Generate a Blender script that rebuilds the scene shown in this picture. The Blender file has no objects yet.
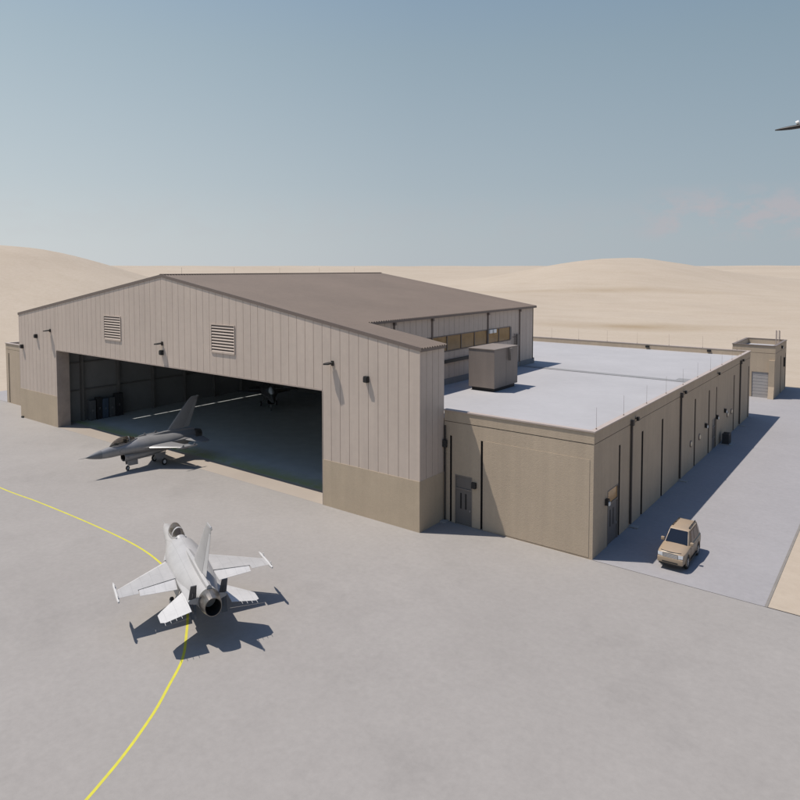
import bpy, bmesh, math, random
from mathutils import Vector, Matrix
random.seed(7)
R = math.radians
scn = bpy.context.scene
C = scn.collection

# ------------------------------------------------------------------ helpers
def link(o, parent=None):
    C.objects.link(o)
    if parent is not None:
        o.parent = parent
    return o

def wloc(o):
    v = Vector((0, 0, 0))
    while o is not None:
        v = v + o.location
        o = o.parent
    return v

def obj(name, bm, mats, parent=None, smooth=None, world=False, label=None, structure=False):
    """link a bmesh as one object; world=True: the bmesh is in scene coordinates"""
    if world and parent is not None:
        bmesh.ops.translate(bm, verts=bm.verts, vec=-wloc(parent))
    bmesh.ops.recalc_face_normals(bm, faces=bm.faces)
    if smooth is not None:
        for e in bm.edges:
            e.smooth = not (len(e.link_faces) == 2 and e.calc_face_angle(0) > R(smooth))
        for f in bm.faces:
            f.smooth = True
    me = bpy.data.meshes.new(name)
    bm.to_mesh(me); bm.free()
    if not isinstance(mats, (list, tuple)):
        mats = [mats]
    for m in mats:
        me.materials.append(m)
    o = link(bpy.data.objects.new(name, me), parent)
    if label: o['label'] = label
    if structure: o['kind'] = 'structure'
    return o

def thing(name, label, cat, loc=(0, 0, 0), rotz=0, group=None):
    o = link(bpy.data.objects.new(name, None))
    o.location = loc; o.rotation_euler = (0, 0, rotz)
    o.empty_display_size = .3
    o['label'] = label; o['category'] = cat
    if group: o['group'] = group
    return o

def copy_tree(o, parent):
    c = o.copy(); C.objects.link(c); c.parent = parent
    for ch in list(o.children):
        copy_tree(ch, c)
    return c

def dup(root, loc, rotz, label, group=None):
    r = root.copy(); C.objects.link(r)
    r.location = loc; r.rotation_euler = (0, 0, rotz); r['label'] = label
    if group: r['group'] = group
    for ch in list(root.children):
        copy_tree(ch, r)
    return r

def box(bm, x0, x1, y0, y1, z0, z1, mi=0, bev=0):
    vs = [bm.verts.new(p) for p in ((x0,y0,z0),(x1,y0,z0),(x1,y1,z0),(x0,y1,z0),(x0,y0,z1),(x1,y0,z1),(x1,y1,z1),(x0,y1,z1))]
    fs = []
    for q in ((3,2,1,0),(4,5,6,7),(0,1,5,4),(1,2,6,5),(2,3,7,6),(3,0,4,7)):
        f = bm.faces.new([vs[i] for i in q]); f.material_index = mi; fs.append(f)
    if bev:
        es = list({e for f in fs for e in f.edges})
        bmesh.ops.bevel(bm, geom=es, offset=bev, segments=2, affect='EDGES', profile=.6)
    return vs

def face(bm, pts, mi=0):
    f = bm.faces.new([bm.verts.new(p) for p in pts]); f.material_index = mi
    return f

def prism(bm, poly, d, mi=0):
    """closed polygon (3d points) extruded by vector d"""
    d = Vector(d)
    a = [bm.verts.new(p) for p in poly]; b = [bm.verts.new(Vector(p) + d) for p in poly]
    n = len(a)
    fs = [bm.faces.new(a), bm.faces.new(b[::-1])]
    for i in range(n):
        fs.append(bm.faces.new((a[i], b[i], b[(i+1) % n], a[(i+1) % n])))
    for f in fs: f.material_index = mi
    return a + b

def tube(bm, p0, p1, r0, r1=None, seg=10, mi=0, cap=True):
    r1 = r0 if r1 is None else r1
    p0, p1 = Vector(p0), Vector(p1)
    ax = (p1 - p0).normalized()
    t = ax.orthogonal().normalized(); b = ax.cross(t)
    A, B = [], []
    for i in range(seg):
        a = 2*math.pi*i/seg
        d = t*math.cos(a) + b*math.sin(a)
        A.append(bm.verts.new(p0 + d*r0)); B.append(bm.verts.new(p1 + d*r1))
    for i in range(seg):
        bm.faces.new((A[i], A[(i+1) % seg], B[(i+1) % seg], B[i])).material_index = mi
    if cap:
        bm.faces.new(A[::-1]).material_index = mi; bm.faces.new(B).material_index = mi

def loft(bm, rings, cap0=True, cap1=True, mi=0):
    V = [[bm.verts.new(p) for p in r] for r in rings]
    n = len(V[0])
    for a, b in zip(V, V[1:]):
        for i in range(n):
            bm.faces.new((a[i], a[(i+1) % n], b[(i+1) % n], b[i])).material_index = mi
    if cap0: bm.faces.new(V[0][::-1]).material_index = mi
    if cap1: bm.faces.new(V[-1]).material_index = mi
    return V

def lathe_x(bm, prof, cx=0, cy=0, cz=0, seg=24, mi=0, cap=False):
    rings = [[(cx+x, cy+r*math.cos(2*math.pi*k/seg), cz+r*math.sin(2*math.pi*k/seg)) for k in range(seg)] for x, r in prof]
    return loft(bm, rings, cap, cap, mi)

def lathe_y(bm, prof, cx=0, cy=0, cz=0, seg=24, mi=0, cap=True):
    rings = [[(cx+r*math.cos(2*math.pi*k/seg), cy+y, cz+r*math.sin(2*math.pi*k/seg)) for k in range(seg)] for y, r in prof]
    return loft(bm, rings, cap, cap, mi)

def interp(xs, ys):
    """monotone cubic through the points"""
    n = len(xs)
    d = [(ys[i+1]-ys[i])/(xs[i+1]-xs[i]) for i in range(n-1)]
    m = [d[0]] + [0 if d[i-1]*d[i] <= 0 else 2*d[i-1]*d[i]/(d[i-1]+d[i]) for i in range(1, n-1)] + [d[-1]]
    def f(x):
        x = min(max(x, xs[0]), xs[-1])
        i = 0
        while i < n-2 and x > xs[i+1]: i += 1
        h = xs[i+1]-xs[i]; t = (x-xs[i])/h
        return ((2*t**3-3*t**2+1)*ys[i] + (t**3-2*t**2+t)*h*m[i] + (-2*t**3+3*t**2)*ys[i+1] + (t**3-t**2)*h*m[i+1])
    return f

def wall(bm, O, U, V, N, W, H, holes=(), mi=0):
    """front faces of a W x H wall at O spanned by U,V, outward normal N; holes (u0,u1,v0,v1,depth,back_mat or None)"""
    O, U, V, N = map(Vector, (O, U, V, N))
    us = sorted({0, W, *[h[0] for h in holes], *[h[1] for h in holes]})
    vs = sorted({0, H, *[h[2] for h in holes], *[h[3] for h in holes]})
    P = lambda u, v, d=0: O + U*u + V*v - N*d
    for a, b in zip(us, us[1:]):
        for c, d in zip(vs, vs[1:]):
            mu, mv = (a+b)/2, (c+d)/2
            if any(h[0] < mu < h[1] and h[2] < mv < h[3] for h in holes): continue
            face(bm, (P(a,c), P(b,c), P(b,d), P(a,d)), mi)
    for u0, u1, v0, v1, dep, bmi in holes:
        q = [(u0,v0),(u1,v0),(u1,v1),(u0,v1)]
        for i in range(4):
            a, b = q[i], q[(i+1) % 4]
            if a[1] == b[1] == 0: continue
            face(bm, (P(*a), P(*b), P(*b, dep), P(*a, dep)), bmi if (bmi is not None and dep > .2) else mi)
        if bmi is not None:
            face(bm, [P(u, v, dep) for u, v in q], bmi)

# ------------------------------------------------------------------ materials
def nodes_of(name):
    m = bpy.data.materials.new(name); m.use_nodes = True
    nt = m.node_tree
    return m, nt, nt.nodes['Principled BSDF']

def ramp(nt, src, stops):
    r = nt.nodes.new('ShaderNodeValToRGB')
    els = r.color_ramp.elements
    while len(els) < len(stops): els.new(.5)
    for e, (p, c) in zip(els, stops):
        e.position = p; e.color = (*c, 1) if len(c) == 3 else c
    nt.links.new(src, r.inputs[0])
    return r.outputs[0]

def noise(nt, co, scale, detail=4, rough=.55, stretch=None):
    if stretch:
        mp = nt.nodes.new('ShaderNodeMapping'); mp.inputs['Scale'].default_value = stretch
        nt.links.new(co, mp.inputs[0]); co = mp.outputs[0]
    n = nt.nodes.new('ShaderNodeTexNoise'); n.inputs['Scale'].default_value = scale
    n.inputs['Detail'].default_value = detail; n.inputs['Roughness'].default_value = rough
    nt.links.new(co, n.inputs['Vector'])
    return n.outputs['Fac']

def mixc(nt, fac, a, b, mode='MIX'):
    m = nt.nodes.new('ShaderNodeMix'); m.data_type = 'RGBA'; m.blend_type = mode
    for s, i in ((fac, 0), (a, 6), (b, 7)):
        if hasattr(s, 'links'): nt.links.new(s, m.inputs[i])
        elif i == 0: m.inputs[i].default_value = s
        else: m.inputs[i].default_value = (*s, 1)
    return m.outputs[2]

def sc3(c, k): return tuple(min(1, x*k) for x in c)

def mat(name, col, rough=.6, metal=0, var=.12, scale=.8, stretch=None, bump=0, bscale=20, fine=.05, spec=.5, streak=0):
    m, nt, b = nodes_of(name)
    co = nt.nodes.new('ShaderNodeTexCoord').outputs['Object']
    n1 = noise(nt, co, scale, 5, .6, stretch)
    c = ramp(nt, n1, [(.3, sc3(col, 1-var)), (.7, sc3(col, 1+var))])
    n2 = noise(nt, co, scale*14, 3)
    c = mixc(nt, 1, c, ramp(nt, n2, [(.3, (1-fine,)*3), (.7, (1, 1, 1))]), 'MULTIPLY')
    if streak:
        n3 = noise(nt, co, 1.3, 4, .6, (1, 1, .06))
        c = mixc(nt, 1, c, ramp(nt, n3, [(.35, (1-streak, 1-streak, 1-streak*.9)), (.62, (1, 1, 1))]), 'MULTIPLY')
    nt.links.new(c, b.inputs['Base Color'])
    b.inputs['Roughness'].default_value = rough; b.inputs['Metallic'].default_value = metal
    b.inputs['Specular IOR Level'].default_value = spec
    if bump:
        bp = nt.nodes.new('ShaderNodeBump'); bp.inputs['Strength'].default_value = bump
        bp.inputs['Distance'].default_value = .05
        nt.links.new(noise(nt, co, bscale, 3), bp.inputs['Height']); nt.links.new(bp.outputs[0], b.inputs['Normal'])
    return m

M = {}
M['siding'] = mat('siding_metal', (.535, .446, .378), .55, 0, .05, .12, bump=.05, bscale=.7, streak=.06)
M['siding_gap'] = mat('siding_joint', (.22, .175, .15), .8)
M['wainscot'] = mat('tan_stucco', (.45, .362, .262), .85, 0, .06, .3, bump=.25, bscale=14, streak=.05)
M['stucco'] = mat('annex_stucco', (.45, .362, .268), .85, 0, .06, .25, bump=.3, bscale=12, streak=.07)
M['joint'] = mat('dark_joint', (.035, .03, .027), .9)
M['recess'] = mat('brown_recess', (.07, .05, .042), .9)
M['jamb'] = mat('jamb_lining', (.40, .33, .285), .6)
M['pipe'] = mat('dark_pipe', (.06, .05, .045), .6)
M['trim'] = mat('brown_trim', (.16, .125, .108), .5, 0, .05)
M['coping'] = mat('coping_metal', (.40, .335, .30), .5, 0, .05)
M['roof'] = mat('roof_metal', (.135, .102, .082), .75, .0, .09, .12, streak=.05)
M['deck'] = mat('roof_membrane', (.345, .34, .35), .8, 0, .06, .12, fine=.04)
M['pad'] = mat('roof_walk_pad', (.22, .22, .225), .9, 0, .08, .5)
M['black'] = mat('black_fixture', (.012, .012, .013), .5)
M['dark'] = mat('dark_reveal', (.028, .026, .025), .8)
M['door'] = mat('grey_steel_door', (.145, .13, .12), .45, 0, .05)
M['frame'] = mat('door_frame', (.19, .165, .145), .5)
M['rollup'] = mat('roller_door', (.37, .35, .34), .5, 0, .04)
M['lamp_warm'] = mat('warm_lamp_lens', (.85, .68, .46), .3)
M['lamp_white'] = mat('white_lamp_lens', (.8, .8, .78), .3)
M['steel'] = mat('interior_steel', (.15, .145, .14), .6, 0, .1)
M['inner'] = mat('interior_liner', (.21, .212, .214), .75, 0, .12, .2)
M['hvac'] = mat('hvac_casing', (.23, .192, .165), .5, 0, .05, .5, streak=.08)
M['concrete_pad'] = mat('concrete_pad', (.32, .31, .30), .9, 0, .1, 1.5)
M['rubber'] = mat('tyre_rubber', (.02, .02, .021), .85)
M['rim'] = mat('wheel_rim', (.45, .45, .46), .35, .6)
M['hub_white'] = mat('white_hub', (.55, .55, .55), .5)
M['cab_grey'] = mat('cabinet_grey', (.10, .105, .11), .5)
M['cab_blue'] = mat('cabinet_blue', (.07, .10, .15), .5)
M['cab_dark'] = mat('cabinet_dark', (.03, .03, .033), .5)
M['pole'] = mat('mast_steel', (.03, .03, .032), .5, .3)

def mat_glass(name, col, trans=.3, rough=.03):
    m, nt, b = nodes_of(name)
    out = nt.nodes['Material Output']
    co = nt.nodes.new('ShaderNodeTexCoord').outputs['Object']
    nt.links.new(ramp(nt, noise(nt, co, .7), [(.3, sc3(col, .85)), (.7, sc3(col, 1.15))]), b.inputs['Base Color'])
    b.inputs['Roughness'].default_value = rough
    t = nt.nodes.new('ShaderNodeBsdfTransparent')
    mx = nt.nodes.new('ShaderNodeMixShader'); mx.inputs[0].default_value = trans
    nt.links.new(b.outputs[0], mx.inputs[1]); nt.links.new(t.outputs[0], mx.inputs[2])
    nt.links.new(mx.outputs[0], out.inputs['Surface'])
    return m
M['amber'] = mat_glass('amber_glazing', (.36, .22, .09), .22, .12)
M['transom'] = mat_glass('amber_transom', (.62, .38, .16), .12, .12)  # amber of reflected sand put into the glass colour
M['clear'] = mat_glass('clerestory_glass', (.1, .1, .1), .85, .02)
M['canopy'] = mat_glass('canopy_glass', (.055, .042, .03), .35, .03)
M['canopy_glare'] = mat_glass('canopy_glare_glass', (.75, .8, .86), .1, .05)  # bright sky reflection painted into the glass colour
M['carglass'] = mat_glass('car_glass', (.006, .010, .018), .06, .03)
M['caramber'] = mat_glass('car_side_glass', (.10, .048, .02), .04, .08)

def mat_ground(name, c0, c1, scales, rough=.8, bump=.15, spots=0):
    m, nt, b = nodes_of(name)
    co = nt.nodes.new('ShaderNodeTexCoord').outputs['Object']
    c = ramp(nt, noise(nt, co, scales[0], 6, .62), [(.32, c0), (.68, c1)])
    c = mixc(nt, 1, c, ramp(nt, noise(nt, co, scales[1], 5, .65), [(.3, (.94, .94, .94)), (.7, (1.0, 1.0, 1.0))]), 'MULTIPLY')
    c = mixc(nt, 1, c, ramp(nt, noise(nt, co, scales[2], 3, .7), [(.25, (.90, .90, .90)), (.7, (1.0, 1.0, 1.0))]), 'MULTIPLY')
    if spots:
        c = mixc(nt, 1, c, ramp(nt, noise(nt, co, .09, 6, .7), [(.36, (1-spots,)*3), (.46, (1, 1, 1))]), 'MULTIPLY')
    nt.links.new(c, b.inputs['Base Color'])
    b.inputs['Roughness'].default_value = rough
    b.inputs['Specular IOR Level'].default_value = .3
    bp = nt.nodes.new('ShaderNodeBump'); bp.inputs['Strength'].default_value = bump; bp.inputs['Distance'].default_value = .03
    nt.links.new(noise(nt, co, 6, 5, .7), bp.inputs['Height']); nt.links.new(bp.outputs[0], b.inputs['Normal'])
    return m
M['apron'] = mat_ground('apron_concrete', (.275, .259, .246), (.30, .283, .27), (.05, .35, 2.2), .85, .1, .06)
M['road'] = mat_ground('road_asphalt', (.285, .276, .284), (.308, .298, .306), (.06, .3, 2), .85, .1)
M['floor'] = None

# hangar floor: sealed concrete, green sheen painted into the colour behind the doors
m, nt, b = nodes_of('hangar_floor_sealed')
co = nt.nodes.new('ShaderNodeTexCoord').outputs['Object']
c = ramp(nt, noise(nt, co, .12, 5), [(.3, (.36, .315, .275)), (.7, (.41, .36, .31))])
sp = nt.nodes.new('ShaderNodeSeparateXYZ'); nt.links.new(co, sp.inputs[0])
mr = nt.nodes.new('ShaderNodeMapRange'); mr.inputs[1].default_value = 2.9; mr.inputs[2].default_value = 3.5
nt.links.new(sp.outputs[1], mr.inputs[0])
c = mixc(nt, mr.outputs[0], c, ramp(nt, noise(nt, co, .5, 4), [(.35, (.47, .51, .52)), (.65, (.54, .58, .59))]))  # past the sunlit strip the shaded floor is painted bluer and paler
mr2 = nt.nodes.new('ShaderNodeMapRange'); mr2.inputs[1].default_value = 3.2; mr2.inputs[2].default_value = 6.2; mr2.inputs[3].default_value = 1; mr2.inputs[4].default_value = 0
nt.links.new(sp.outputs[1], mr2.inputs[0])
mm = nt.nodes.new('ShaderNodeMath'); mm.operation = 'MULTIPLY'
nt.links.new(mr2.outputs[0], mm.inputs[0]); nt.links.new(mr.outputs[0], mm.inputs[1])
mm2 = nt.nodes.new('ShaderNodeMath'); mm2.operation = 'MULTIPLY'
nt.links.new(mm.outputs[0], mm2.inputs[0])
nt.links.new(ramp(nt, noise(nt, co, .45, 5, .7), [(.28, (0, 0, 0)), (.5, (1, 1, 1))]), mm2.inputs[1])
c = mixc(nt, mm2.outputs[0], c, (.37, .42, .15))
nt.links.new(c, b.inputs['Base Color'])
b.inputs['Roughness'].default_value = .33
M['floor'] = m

# sand
m, nt, b = nodes_of('desert_sand')
co = nt.nodes.new('ShaderNodeTexCoord').outputs['Object']
c = ramp(nt, noise(nt, co, .006, 6, .6), [(.3, (.385, .325, .262)), (.7, (.42, .362, .296))])
c = mixc(nt, 1, c, ramp(nt, noise(nt, co, .03, 7, .7, (1, 2.5, 1)), [(.3, (.93, .92, .90)), (.6, (1, 1, 1))]), 'MULTIPLY')
c = mixc(nt, 1, c, ramp(nt, noise(nt, co, .7, 5, .7), [(.3, (.92, .91, .9)), (.65, (1, 1, 1))]), 'MULTIPLY')
def spot(cx, cy, rx, ry, amt):
    global c
    mp = nt.nodes.new('ShaderNodeMapping'); mp.vector_type = 'TEXTURE'
    mp.inputs['Location'].default_value = (cx, cy, 0); mp.inputs['Scale'].default_value = (rx, ry, 1000)
    mp.inputs['Rotation'].default_value = (0, 0, R(20))
    nt.links.new(co, mp.inputs[0])
    g = nt.nodes.new('ShaderNodeTexGradient'); g.gradient_type = 'SPHERICAL'
    nt.links.new(mp.outputs[0], g.inputs[0])
    ml = nt.nodes.new('ShaderNodeMath'); ml.operation = 'MULTIPLY'
    nt.links.new(g.outputs['Fac'], ml.inputs[0])
    nt.links.new(ramp(nt, noise(nt, co, .025, 6, .7), [(.3, (.35,)*3), (.62, (1, 1, 1))]), ml.inputs[1])
    m2 = nt.nodes.new('ShaderNodeMath'); m2.operation = 'MULTIPLY'; m2.inputs[1].default_value = amt
    nt.links.new(ml.outputs[0], m2.inputs[0])
    c = mixc(nt, m2.outputs[0], c, (.25, .185, .11))
spot(22, 232, 62, 22, .8)
spot(-60, 420, 120, 18, .5)
nt.links.new(c, b.inputs['Base Color'])
b.inputs['Roughness'].default_value = .95; b.inputs['Specular IOR Level'].default_value = .15
bp = nt.nodes.new('ShaderNodeBump'); bp.inputs['Strength'].default_value = .35; bp.inputs['Distance'].default_value = .4
nt.links.new(noise(nt, co, .12, 7, .7, (1, 2, 1)), bp.inputs['Height']); nt.links.new(bp.outputs[0], b.inputs['Normal'])
M['sand'] = m

def mat_line():
    m, nt, b = nodes_of('yellow_marking_paint')
    co = nt.nodes.new('ShaderNodeTexCoord').outputs['Object']
    c = ramp(nt, noise(nt, co, 1.2, 6, .7), [(.3, (.43, .40, .05)), (.6, (.52, .485, .03))])
    nt.links.new(c, b.inputs['Base Color']); b.inputs['Roughness'].default_value = .7
    return m
M['line'] = mat_line()

def mat_jet(name, col, rough=.38, metal=0.0, var=.08):
    """painted aircraft skin: faint panel joints and weathering in object space"""
    m, nt, b = nodes_of(name)
    co = nt.nodes.new('ShaderNodeTexCoord').outputs['Object']
    c = ramp(nt, noise(nt, co, .9, 5, .6), [(.3, sc3(col, 1-var)), (.7, sc3(col, 1+var*.6))])
    c = mixc(nt, 1, c, ramp(nt, noise(nt, co, 3, 5, .7, (.3, 1, 1)), [(.3, (.92,)*3), (.65, (1, 1, 1))]), 'MULTIPLY')
    br = nt.nodes.new('ShaderNodeTexBrick')
    br.inputs['Scale'].default_value = 1; br.inputs['Mortar Size'].default_value = .008
    br.inputs['Brick Width'].default_value = 1.15; br.inputs['Row Height'].default_value = .62
    br.inputs['Color1'].default_value = br.inputs['Color2'].default_value = (1, 1, 1, 1)
    br.inputs['Mortar'].default_value = (.74, .74, .74, 1)
    nt.links.new(co, br.inputs['Vector'])
    c = mixc(nt, 1, c, br.outputs['Color'], 'MULTIPLY')
    nt.links.new(c, b.inputs['Base Color'])
    b.inputs['Roughness'].default_value = rough; b.inputs['Metallic'].default_value = metal
    return m
M['jet_white'] = mat_jet('jet_paint_pale', (.39, .382, .376), .36)
M['jet_pale_flap'] = mat_jet('jet_paint_flap', (.52, .512, .505), .36)
M['jet_grey'] = mat_jet('jet_paint_grey', (.26, .26, .265), .32, .2)
M['jet_grey_flap'] = mat_jet('jet_paint_grey_flap', (.30, .30, .305), .32, .2)
M['jet_radome'] = mat_jet('jet_radome_grey', (.15, .155, .165), .35)
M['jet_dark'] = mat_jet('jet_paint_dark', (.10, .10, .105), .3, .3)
M['nozzle'] = mat('nozzle_metal', (.20, .185, .17), .32, .75, .25, 3)
M['nozzle_in'] = mat('nozzle_near_black', (.012, .011, .011), .8)  # near black inside of nozzle and intake duct
M['gear'] = mat('gear_strut', (.32, .32, .32), .4, .2)
M['seat'] = mat('ejection_seat', (.04, .04, .035), .8)

# ------------------------------------------------------------------ measures
W, HE, XR, HR = 80.0, 16.98, 40.0, 23.37
X0, X1, HO = 12.3, 67.83, 11.84            # door opening
D1 = 4.05                                  # depth of the front wing, line of the annex fronts
XM0, XM1, L = 10.07, 69.93, 43.78          # main body
XC, YA, HA, ZD = 94.79, 72.46, 10.81, 9.9  # annex
def gz(x): return HR - abs(x-XR)*(HR-HE)/XR

# ------------------------------------------------------------------ ground
def hgt(x, y):
    d = math.hypot(x-60, y-20)
    t = min(max((d-150)/1700, 0), 1)
    h = 31*t*t*(3-2*t)
    def g(cx, cy, ang, su, sv, a):
        dx, dy = x-cx, y-cy
        u = dx*math.cos(ang)+dy*math.sin(ang); v = -dx*math.sin(ang)+dy*math.cos(ang)
        return a*math.exp(-.5*((u/su)**2+(v/sv)**2))
    h += g(-250, 118, R(65.4), 60, 85, 25)
    h += g(-330, 60, R(65.4), 70, 90, 22)
    h += g(-115, 613, R(19), 85, 120, 28.5)
    h += g(120, 1000, R(0), 200, 200, 6)
    k = min(max((d-120)/150, 0), 1)
    if k > 0:
        h += k*(.9*math.sin(x*.021+1.3*math.sin(y*.013))*math.cos(y*.017+.6) + .5*math.sin(x*.047+y*.03)*math.sin(y*.05-x*.02)
                + .25*math.sin(x*.11+2*math.sin(y*.07)))
    # flat building platform
    ex = max(0, -40-x, x-118); ey = max(0, -500-y, y-125)
    p = min(1, math.hypot(ex, ey)/60)
    return h*p*p*(3-2*p)
bm = bmesh.new()
radii = [0]; r = 12
while r < 9000:
    radii.append(r); r *= 1.035
SEG = 300
prev = None
cv = bm.verts.new((60, 20, -.02))
for r in radii[1:]:
    ring = []
    for k in range(SEG):
        a = 2*math.pi*k/SEG
        x, y = 60+r*math.cos(a), 20+r*math.sin(a)
        ring.append(bm.verts.new((x, y, hgt(x, y)-.02)))
    for k in range(SEG):
        if prev is None: bm.faces.new((cv, ring[k], ring[(k+1) % SEG]))
        else: bm.faces.new((prev[k], ring[k], ring[(k+1) % SEG], prev[(k+1) % SEG]))
    prev = ring
obj('desert_sand', bm, M['sand'], smooth=80, structure=True)

bm = bmesh.new()
face(bm, ((-260,-460,0),(330,-460,0),(330,3.95,0),(-260,3.95,0)))
obj('apron', bm, M['apron'], structure=True)
bm = bmesh.new()
for x0, x1 in ((-27.5, -14.7), (94.7, 107.55)):
    face(bm, ((x0, 4.02, -.006), (x1, 4.02, -.006), (x1, 107, -.006), (x0, 107, -.006)))
face(bm, ((-14.7, 70, -.006), (94.7, 70, -.006), (94.7, 107, -.006), (-14.7, 107, -.006)))
obj('service_road', bm, M['road'], structure=True)
bm = bmesh.new()   # recessed joint between apron and road (its bed shows dark)
for x0, x1 in ((-27.5, -14.7), (94.9, 330)):
    face(bm, ((x0, 3.9, -.012), (x1, 3.9, -.012), (x1, 4.1, -.012), (x0, 4.1, -.012)))
obj('apron_joint', bm, M['joint'], structure=True)
bm = bmesh.new()   # concrete edging along the road
box(bm, 107.56, 107.74, 4.0, 107, -.1, .012)
obj('road_edging', bm, mat('edging_concrete', (.20, .185, .17), .9, 0, .1, 1), structure=True)

# taxi line
pts = [(-70,-17.0),(-45,-17.1),(-20,-17.3),(0,-17.5),(18,-17.65),(35.7,-17.7),(43.8,-17.3),(53.8,-17.1),(61.7,-17.3),(66.9,-18.1),(71.2,-19.4),(74.9,-21.3),(77.9,-23.5),(79.9,-25.2),(81.5,-27.2),(83.2,-29.5),(85.2,-33),(87,-37.5),(88.6,-45),(89.5,-60),(90,-90)]
sx = interp(list(range(len(pts))), [p[0] for p in pts])
def cr(i, t, k):
    g = lambda j: pts[min(max(j, 0), len(pts)-1)][k]
    a, b_, c_, d = g(i-1), g(i), g(i+1), g(i+2)
    return .5*((2*b_)+(-a+c_)*t+(2*a-5*b_+4*c_-d)*t*t+(-a+3*b_-3*c_+d)*t**3)
P = []
for i in range(len(pts)-1):
    for s in range(8): P.append(Vector((cr(i, s/8, 0), cr(i, s/8, 1), .004)))
bm = bmesh.new(); pv = None
for i in range(len(P)-1):
    t = (P[i+1]-P[i]).normalized(); n = Vector((-t.y, t.x, 0))*.085
    a, b2 = bm.verts.new(P[i]+n), bm.verts.new(P[i]-n)
    if pv: bm.faces.new((pv[0], pv[1], b2, a))
    pv = (a, b2)
obj('taxiway_line', bm, M['line'], structure=True)

# ------------------------------------------------------------------ hangar
H = thing('aircraft_hangar', 'large taupe ribbed metal gable hangar with a wide open door and brown roof', 'hangar', (40, 20, 0))
PW, GAP = (80-67.83)/10, .045
bm = bmesh.new()
xs = [80 - PW*i for i in range(67)]
xs[-1] = 0
for a, b2 in zip(xs[1:], xs):          # a < b2
    segs = [(a, b2)]
    for cut in (X0, X1):
        segs = [s for (p, q) in segs for s in (((p, cut), (cut, q)) if p+.02 < cut < q-.02 else ((p, q),))]
    for p, q in segs:
        p, q = p+GAP/2, q-GAP/2
        if q-p < .02: continue
        mid = (p+q)/2
        z0 = HO if X0 < mid < X1 else 4.75
        poly = [(p,0,z0),(q,0,z0),(q,0,gz(q)-.12)]
        if p < XR < q: poly.append((XR, 0, gz(XR)-.12))
        poly.append((p, 0, gz(p)-.12))
        prism(bm, poly, (0, .07, 0), 0)
# backing slab (dark joints, interior face)
for poly in ([(.08,.05,0),(X0,.05,0),(X0,.05,gz(X0)-.15),(.08,.05,gz(.08)-.15)],
             [(X1,.05,0),(W-.08,.05,0),(W-.08,.05,gz(W-.08)-.15),(X1,.05,gz(X1)-.15)],
             [(X0,.05,HO+.003),(X1,.05,HO+.003),(X1,.05,gz(X1)-.15),(XR,.05,HR-.15),(X0,.05,gz(X0)-.15)]):
    prism(bm, poly, (0, .35, 0), 1)
obj('front_wall', bm, [M['siding'], M['siding_gap']], H, world=True)
for xa, xb in ((-.02, X0-.05), (X1+.05, W+.02)):
    bm = bmesh.new(); box(bm, xa, xb, -.03, .45, 0, 4.75)
    obj('wainscot', bm, M['wainscot'], H, world=True)
bm = bmesh.new()      # jamb linings and header lining of the opening
box(bm, X0-.5, X0+.03, .46, 1.9, 0, HO+.3); box(bm, X1-.03, X1+.5, .46, 1.9, 0, HO+.3)
box(bm, X0-.04, X0+.02, -.035, .455, 0, HO-.05); box(bm, X1-.02, X1+.04, -.035, .455, 0, HO-.05)
box(bm, X0+.02, X1-.02, -.02, .455, HO-.05, HO+.12)
obj('door_frame', bm, M['jamb'], H, world=True)
for x in (79.93, -.03):
    bm = bmesh.new(); box(bm, x, x+.1, -.012, .085, 4.753, HE-.12)
    obj('corner_trim', bm, M['siding'], H, world=True)
# wing side walls + wing backs
def side_panels(bm, x, nx, y0, y1, z0, ztop, pw=1.2, holes=()):
    n = max(1, round((y1-y0)/pw)); w = (y1-y0)/n
    for i in range(n):
        a, b2 = y0+i*w+GAP/2, y0+(i+1)*w-GAP/2
        zs = [(z0, ztop)]
        for (ha, hb, hz0, hz1) in holes:
            if ha-.01 < (a+b2)/2 < hb+.01:
                zs = [(z0, hz0), (hz1, ztop)]
        for za, zb in zs:
            if zb-za > .02: box(bm, min(x, x-nx*.06), max(x, x-nx*.06), a, b2, za, zb)
for x, nx in ((80, 1), (0, -1)):
    bm = bmesh.new()
    side_panels(bm, x, nx, .09, D1-.02, 4.75, HE-.1, .98)
    xb = x-nx*.05
    box(bm, min(xb, xb-nx*.3), max(xb, xb-nx*.3), .41, D1-.03, 0, HE-.15, 1)
    box(bm, min(x+nx*.02, x-nx*.2), max(x+nx*.02, x-nx*.2), .46, D1, 0, 4.75, 2)
    xi = XM1 if nx > 0 else XM0
    # back of wing above annex roof / closing wall
    lo, hi = min(x-nx*.06, xi), max(x-nx*.06, xi)
    prism(bm, [(lo, D1-.01, 0), (hi, D1-.01, 0), (hi, D1-.01, gz(hi)-.15), (lo, D1-.01, gz(lo)-.15)], (0, -.2, 0), 1)
    obj('wing_side_wall', bm, [M['siding'], M['siding_gap'], M['wainscot']], H, world=True)
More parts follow.
